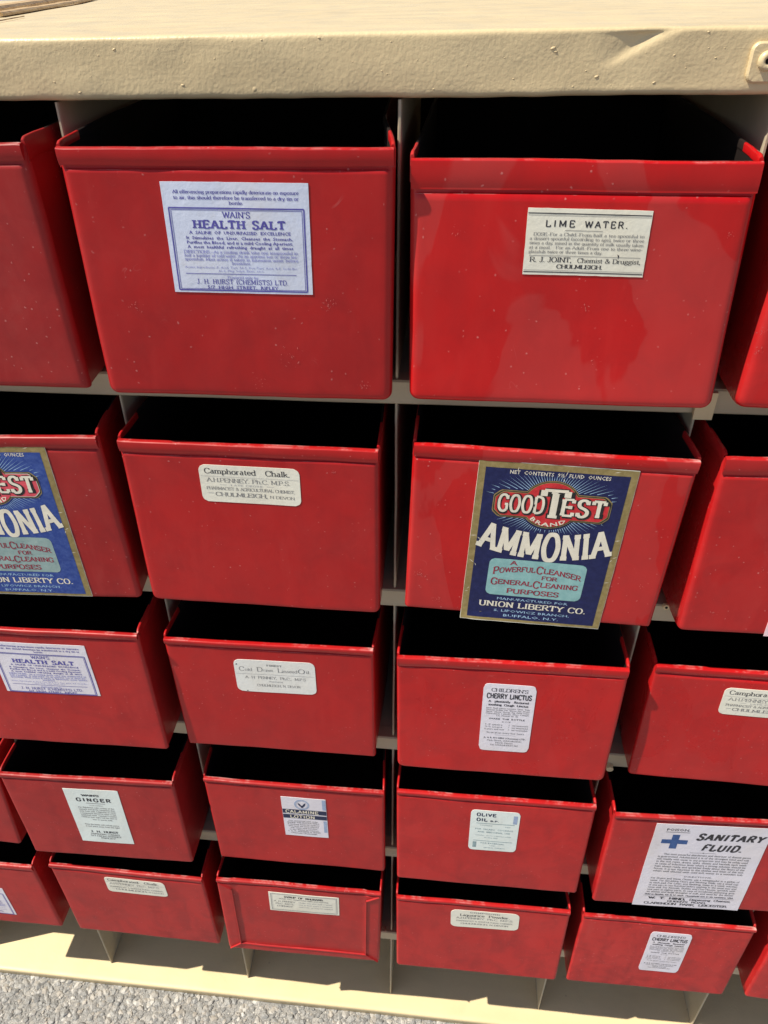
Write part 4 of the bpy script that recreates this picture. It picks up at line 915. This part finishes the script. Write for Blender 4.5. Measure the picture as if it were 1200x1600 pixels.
def make_drawer(key):
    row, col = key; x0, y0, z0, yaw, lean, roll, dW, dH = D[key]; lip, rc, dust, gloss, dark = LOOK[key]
    Wd, Hd = W0+dW, H0+dH; hw = Wd/2; lip /= 1000; rc /= 1000
    seed = row*7.3+col*3.1+11
    root = empty('red_drawer', NAMES[key], 'drawer', 'red label drawers in the cabinet', (x0, y0, z0), yaw, roll)
    colr = (dust, gloss, dark, 1)
    tl = math.tan(lean)
    amp = .35 if key == (1, 0) else (1.0 if row < 1 else .75)
    def surf(x, z):
        d = -z*tl
        d += amp*(.0011*noise.noise(Vector((x*13, z*13, seed)))+.00035*noise.noise(Vector((x*42, z*36, seed+5))))
        d += .0009*(1-(x/hw)**2)*(1-(z/Hd-.5)**2*4)*(-1 if (row+col) % 2 else 1)*amp
        if key == (4, -1):
            e = min(hw-abs(x), z); d += (-.0009 if e < .0165-.0006 else -.0009*(1-sm(.0159, .0172, e))) if True else 0
        if key == (1, 1):   # knocked-in dent on the right half
            d += .0022*math.exp(-((x-.02)/.018)**2-((z-.062)/.006)**2)
        return d
    topw = lambda x: (.0007*noise.noise(Vector((x*9, 3, seed)))+.00022*noise.noise(Vector((x*60, 3, seed))))*(0 if abs(x) > hw-.001 else 1)
    # front panel
    m = MB(); nu, nv = 56, 46; rb = .0056 if row == 0 else (.0042 if row == 1 else .0030); rows = []
    def edge(t, n, w):   # denser rows near the borders
        return t
    eq = tuple(rb*q for q in (0, .025, .09, .19, .33, .5, .72, 1))
    us = [-hw+q for q in eq]+[-hw+rb+(Wd-2*rb)*k/nu for k in range(1, nu)]+[hw-q for q in eq[::-1]]
    zg = Hd-lip; gr = {round(zg+q, 6): w for q, w in ((-.0024, 0), (-.0021, .6), (-.0017, 1), (-.0002, 1), (.0006, 1))}
    vs_ = sorted(list(eq)+[z for z in [rb+(Hd-rb-.001)*k/nv for k in range(1, nv+1)] if not zg-.0035 < z < zg+.0012]+list(gr))
    for z in vs_:
        r_ = []
        for x in us:
            xx, zz_ = x, z; d2 = min(hw-abs(x), z)
            if z < rc and abs(x) > hw-rc:
                s_ = 1 if x > 0 else -1; du, dv = abs(x)-(hw-rc), rc-z; mx = max(du, dv); l = math.hypot(du, dv)
                if l > 0: du, dv = du/l*mx, dv/l*mx
                xx = s_*(hw-rc+du); zz_ = rc-dv; d2 = rc-mx
            yb = 0 if d2 >= rb else rb-math.sqrt(max(0, rb*rb-(rb-d2)**2))
            yb += .0011*gr.get(z, 0)*(1 if abs(x) < hw-.003 else 0)
            r_.append((xx, surf(xx, zz_)+yb, zz_+(topw(xx) if z > Hd-.004 else 0)))
        rows.append(r_)
    m.grid(rows)
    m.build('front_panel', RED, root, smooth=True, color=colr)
    # the inner skin of the front, a millimetre or so behind it
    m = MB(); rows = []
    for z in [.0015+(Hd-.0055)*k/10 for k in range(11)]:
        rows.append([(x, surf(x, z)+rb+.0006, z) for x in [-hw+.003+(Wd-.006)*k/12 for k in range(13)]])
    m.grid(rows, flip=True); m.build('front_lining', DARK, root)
    # folded lip: over the top edge and down the face, ends in a thin hem
    m = MB(); xs_ = [-hw+.0008+(Wd-.0016)*k/70 for k in range(71)]; rows = []
    prd = .0014
    pf = [(.0030, -.008), (.0030, -.0009), (.0027, -.0002), (.0018, .0001), (.0002, .0), (-prd*.55, -.0002), (-prd*.95, -.0008), (-prd-.0001, -.0018)]
    for (yy, dz) in pf:
        rows.append([(x, surf(x, Hd-.002)+yy, Hd+dz+topw(x)) for x in xs_])
    for q, pk in ((.5, 1.), (.68, .88), (.84, .6), (.94, .36), (1., .24)):
        rows.append([(x, surf(x, Hd-lip*q)-prd*pk+.0002*noise.noise(Vector((x*30, q, seed))), Hd-lip*q+topw(x)*.5+.0007*noise.noise(Vector((x*20, 9, seed)))) for x in xs_])
    rows.append([(x, surf(x, Hd-lip)-.0004, rows[-1][i][2]-.0002) for i, x in enumerate(xs_)])
    rows.append([(x, surf(x, Hd-lip)+.0004, rows[-1][i][2]+.0002) for i, x in enumerate(xs_)])
    m.grid(rows[:7], flip=True); m.grid(rows[6:12], flip=True); m.grid(rows[11:], flip=True)
    for j in (0, -1):
        m.add([r[j] for r in rows[2:]], [tuple(range(len(rows)-2))])
    m.build('folded_lip', RED, root, smooth=True, color=(dust*.7, gloss, dark+.05, 1))
    # sides: run from the front corners back into the pigeonhole, top edge hemmed
    xc = -x0+(col+.5)*C     # pigeonhole centre in drawer coordinates (near enough)
    back = .265
    earh = .0022
    for s in (-1, 1):
        m = MB(); rows = []; xb = xc*math.cos(yaw)+s*.0895
        ysd = [rb*.97, rb+.002, rb+.005, .016, .022, .032, .045, .065, .1, .16, back]
        def px(y, z):
            t_ = max(0, (y-.02))/(back-.02); base = s*hw+(xb-s*hw)*min(1, max(0, (y-.0)/.09))
            return base+s*(-.0006+.0008*noise.noise(Vector((y*22, z*14, seed+s*2))))
        zs_ = [.0, .0006, .0016]+[.0016+(Hd-.0016)*k/12 for k in range(1, 13)]
        top = lambda y: earh*sm(.001, .007, y)+.0007*noise.noise(Vector((y*60, s, seed)))
        for z in zs_:
            r_ = []
            for y in ysd:
                zz_ = z+(top(y) if z > Hd-.001 else 0)
                inb = .0016*(1-min(1, z/.0016))
                x_ = px(y, z)-s*inb
                if z < rc and y < .012:
                    q = (rc-z); x_ -= s*(rc-math.sqrt(max(0, rc*rc-q*q)))*(1-y/.012)*.95
                yl = surf(s*hw*.99, z)*(1-min(1, y/.12))
                r_.append((x_, y+yl-.0002, zz_))
            rows.append(r_)
        m.grid(rows, flip=(s > 0))
        inner = [[(p[0]-s*.0012, p[1], p[2]-.0002) for p in r] for r in rows]
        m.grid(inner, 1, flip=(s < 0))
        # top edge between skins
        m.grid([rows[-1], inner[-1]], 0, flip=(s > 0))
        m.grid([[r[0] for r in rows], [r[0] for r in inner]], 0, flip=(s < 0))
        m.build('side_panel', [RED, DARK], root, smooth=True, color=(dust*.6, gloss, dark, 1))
        # hem folded over the side's top edge
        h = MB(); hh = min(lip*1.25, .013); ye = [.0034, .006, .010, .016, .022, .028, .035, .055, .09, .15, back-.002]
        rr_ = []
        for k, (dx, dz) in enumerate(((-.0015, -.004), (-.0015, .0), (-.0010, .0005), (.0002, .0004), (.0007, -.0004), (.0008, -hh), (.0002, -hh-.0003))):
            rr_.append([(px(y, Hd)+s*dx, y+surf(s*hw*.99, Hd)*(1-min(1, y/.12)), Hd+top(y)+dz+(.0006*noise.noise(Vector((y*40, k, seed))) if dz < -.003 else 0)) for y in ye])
        h.grid([r[:7] for r in rr_], flip=(s < 0)); h.grid([r[6:] for r in rr_[:4]], 1, flip=(s < 0)); h.grid([r[6:] for r in rr_[3:]], flip=(s < 0)); h.add([r[0] for r in rr_], [tuple(range(len(rr_)))])  # inner and top faces turn near-black further back, painting in the shade there
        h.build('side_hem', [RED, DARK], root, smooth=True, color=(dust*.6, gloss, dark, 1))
    b_ = MB(); xb0 = xc-.0890; xb1 = xc+.0890
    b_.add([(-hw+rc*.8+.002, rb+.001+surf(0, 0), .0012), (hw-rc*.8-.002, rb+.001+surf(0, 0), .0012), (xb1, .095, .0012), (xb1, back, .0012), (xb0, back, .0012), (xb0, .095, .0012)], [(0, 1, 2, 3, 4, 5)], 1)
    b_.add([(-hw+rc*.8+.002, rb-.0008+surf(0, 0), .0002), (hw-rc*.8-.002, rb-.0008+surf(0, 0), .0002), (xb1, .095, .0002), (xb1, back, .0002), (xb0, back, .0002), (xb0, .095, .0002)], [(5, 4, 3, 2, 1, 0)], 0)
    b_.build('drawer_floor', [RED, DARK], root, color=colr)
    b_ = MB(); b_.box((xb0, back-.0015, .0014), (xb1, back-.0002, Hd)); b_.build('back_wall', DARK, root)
    if key == (4, -1):   # mitred rim folded onto the face: thin raised edges along the fold
        b_ = MB(); i_ = .0165
        def strip(p, q, wv_):
            n_ = 14; p = Vector(p); q = Vector(q); d_ = (q-p).normalized(); nn = Vector((-d_.y, d_.x))*wv_
            rw = [[], [], [], []]
            for k in range(n_+1):
                c_ = p+(q-p)*k/n_
                for a_, (off, yy) in enumerate(((-1, .0004), (-.5, -.0016), (.5, -.0016), (1, .0004))):
                    cc = c_+nn*off; rw[a_].append((cc.x, surf(c_.x, c_.y)+yy, cc.y))
            b_.grid(rw, flip=True)
        strip((-hw+i_, Hd-.018), (-hw+i_, i_), .0008); strip((hw-i_, i_), (hw-i_, Hd-.018), .0008); strip((-hw+i_, i_), (hw-i_, i_), .0008)
        strip((-hw+.002, .002), (-hw+i_, i_), .0005); strip((hw-i_, i_), (hw-.002, .002), .0005)
        strip((-hw+i_, Hd-.018), (-hw+.002, Hd-.007), .0006); strip((hw-.002, Hd-.007), (hw-i_, Hd-.018), .0006)
        b_.build('folded_rim', RED, root, smooth=True, color=colr)
    if key in SCUFF:   # scraped and flaked paint
        rnd = random.Random(row*10+col); b_ = MB()
        for (sx, sz, rad, cnt) in SCUFF[key]:
            for k in range(cnt*3):
                a_ = rnd.uniform(0, 6.28); d_ = rad*rnd.uniform(0, 1.1); l_ = min(.9, rad*.28)*rnd.uniform(.12, .9)**1.6+.1; w_ = l_*rnd.uniform(.15, .5)
                cx_, cz_ = sx+d_*math.cos(a_), sz+d_*math.sin(a_)*.8; ta = rnd.uniform(0, 3.1); ca, sa = math.cos(ta), math.sin(ta)
                pts = [(cx_-ca*l_, cz_-sa*l_), (cx_-ca*l_*.2+sa*w_, cz_-sa*l_*.2-ca*w_), (cx_+ca*l_*.7+sa*w_*.6, cz_+sa*l_*.7-ca*w_*.6), (cx_+ca*l_, cz_+sa*l_), (cx_+ca*l_*.1-sa*w_, cz_+sa*l_*.1+ca*w_)]
                b_.add([(p/1000, surf(p/1000, max(q, 2)/1000)-.00022-(k % 3)*.00002, q/1000) for p, q in pts], [(0, 1, 2, 3, 4)])
        b_.build('paint_scuff', CHIP, root, kind='stuff')
    if key in LAB:
        L, cx, cz = LAB[key]; L.place(root, cx/1000, cz/1000, surf, ROT.get(key, 0.))
    if key == (0, 0):   # this front is slightly out of square
        for o in list(root.children)+[c for q in root.children for c in q.children]:
            for vtx in o.data.vertices:
                f = max(0, 1-max(0, vtx.co.y)/.1); u_ = (vtx.co.x+hw)/Wd; t_ = vtx.co.z/Hd
                vtx.co.x += f*u_*(.0024-.0046*t_); vtx.co.z += f*(t_*(.0020-.0034*u_)+(1-t_)*.0006*(1-u_))
    return root
for key in D: make_drawer(key)
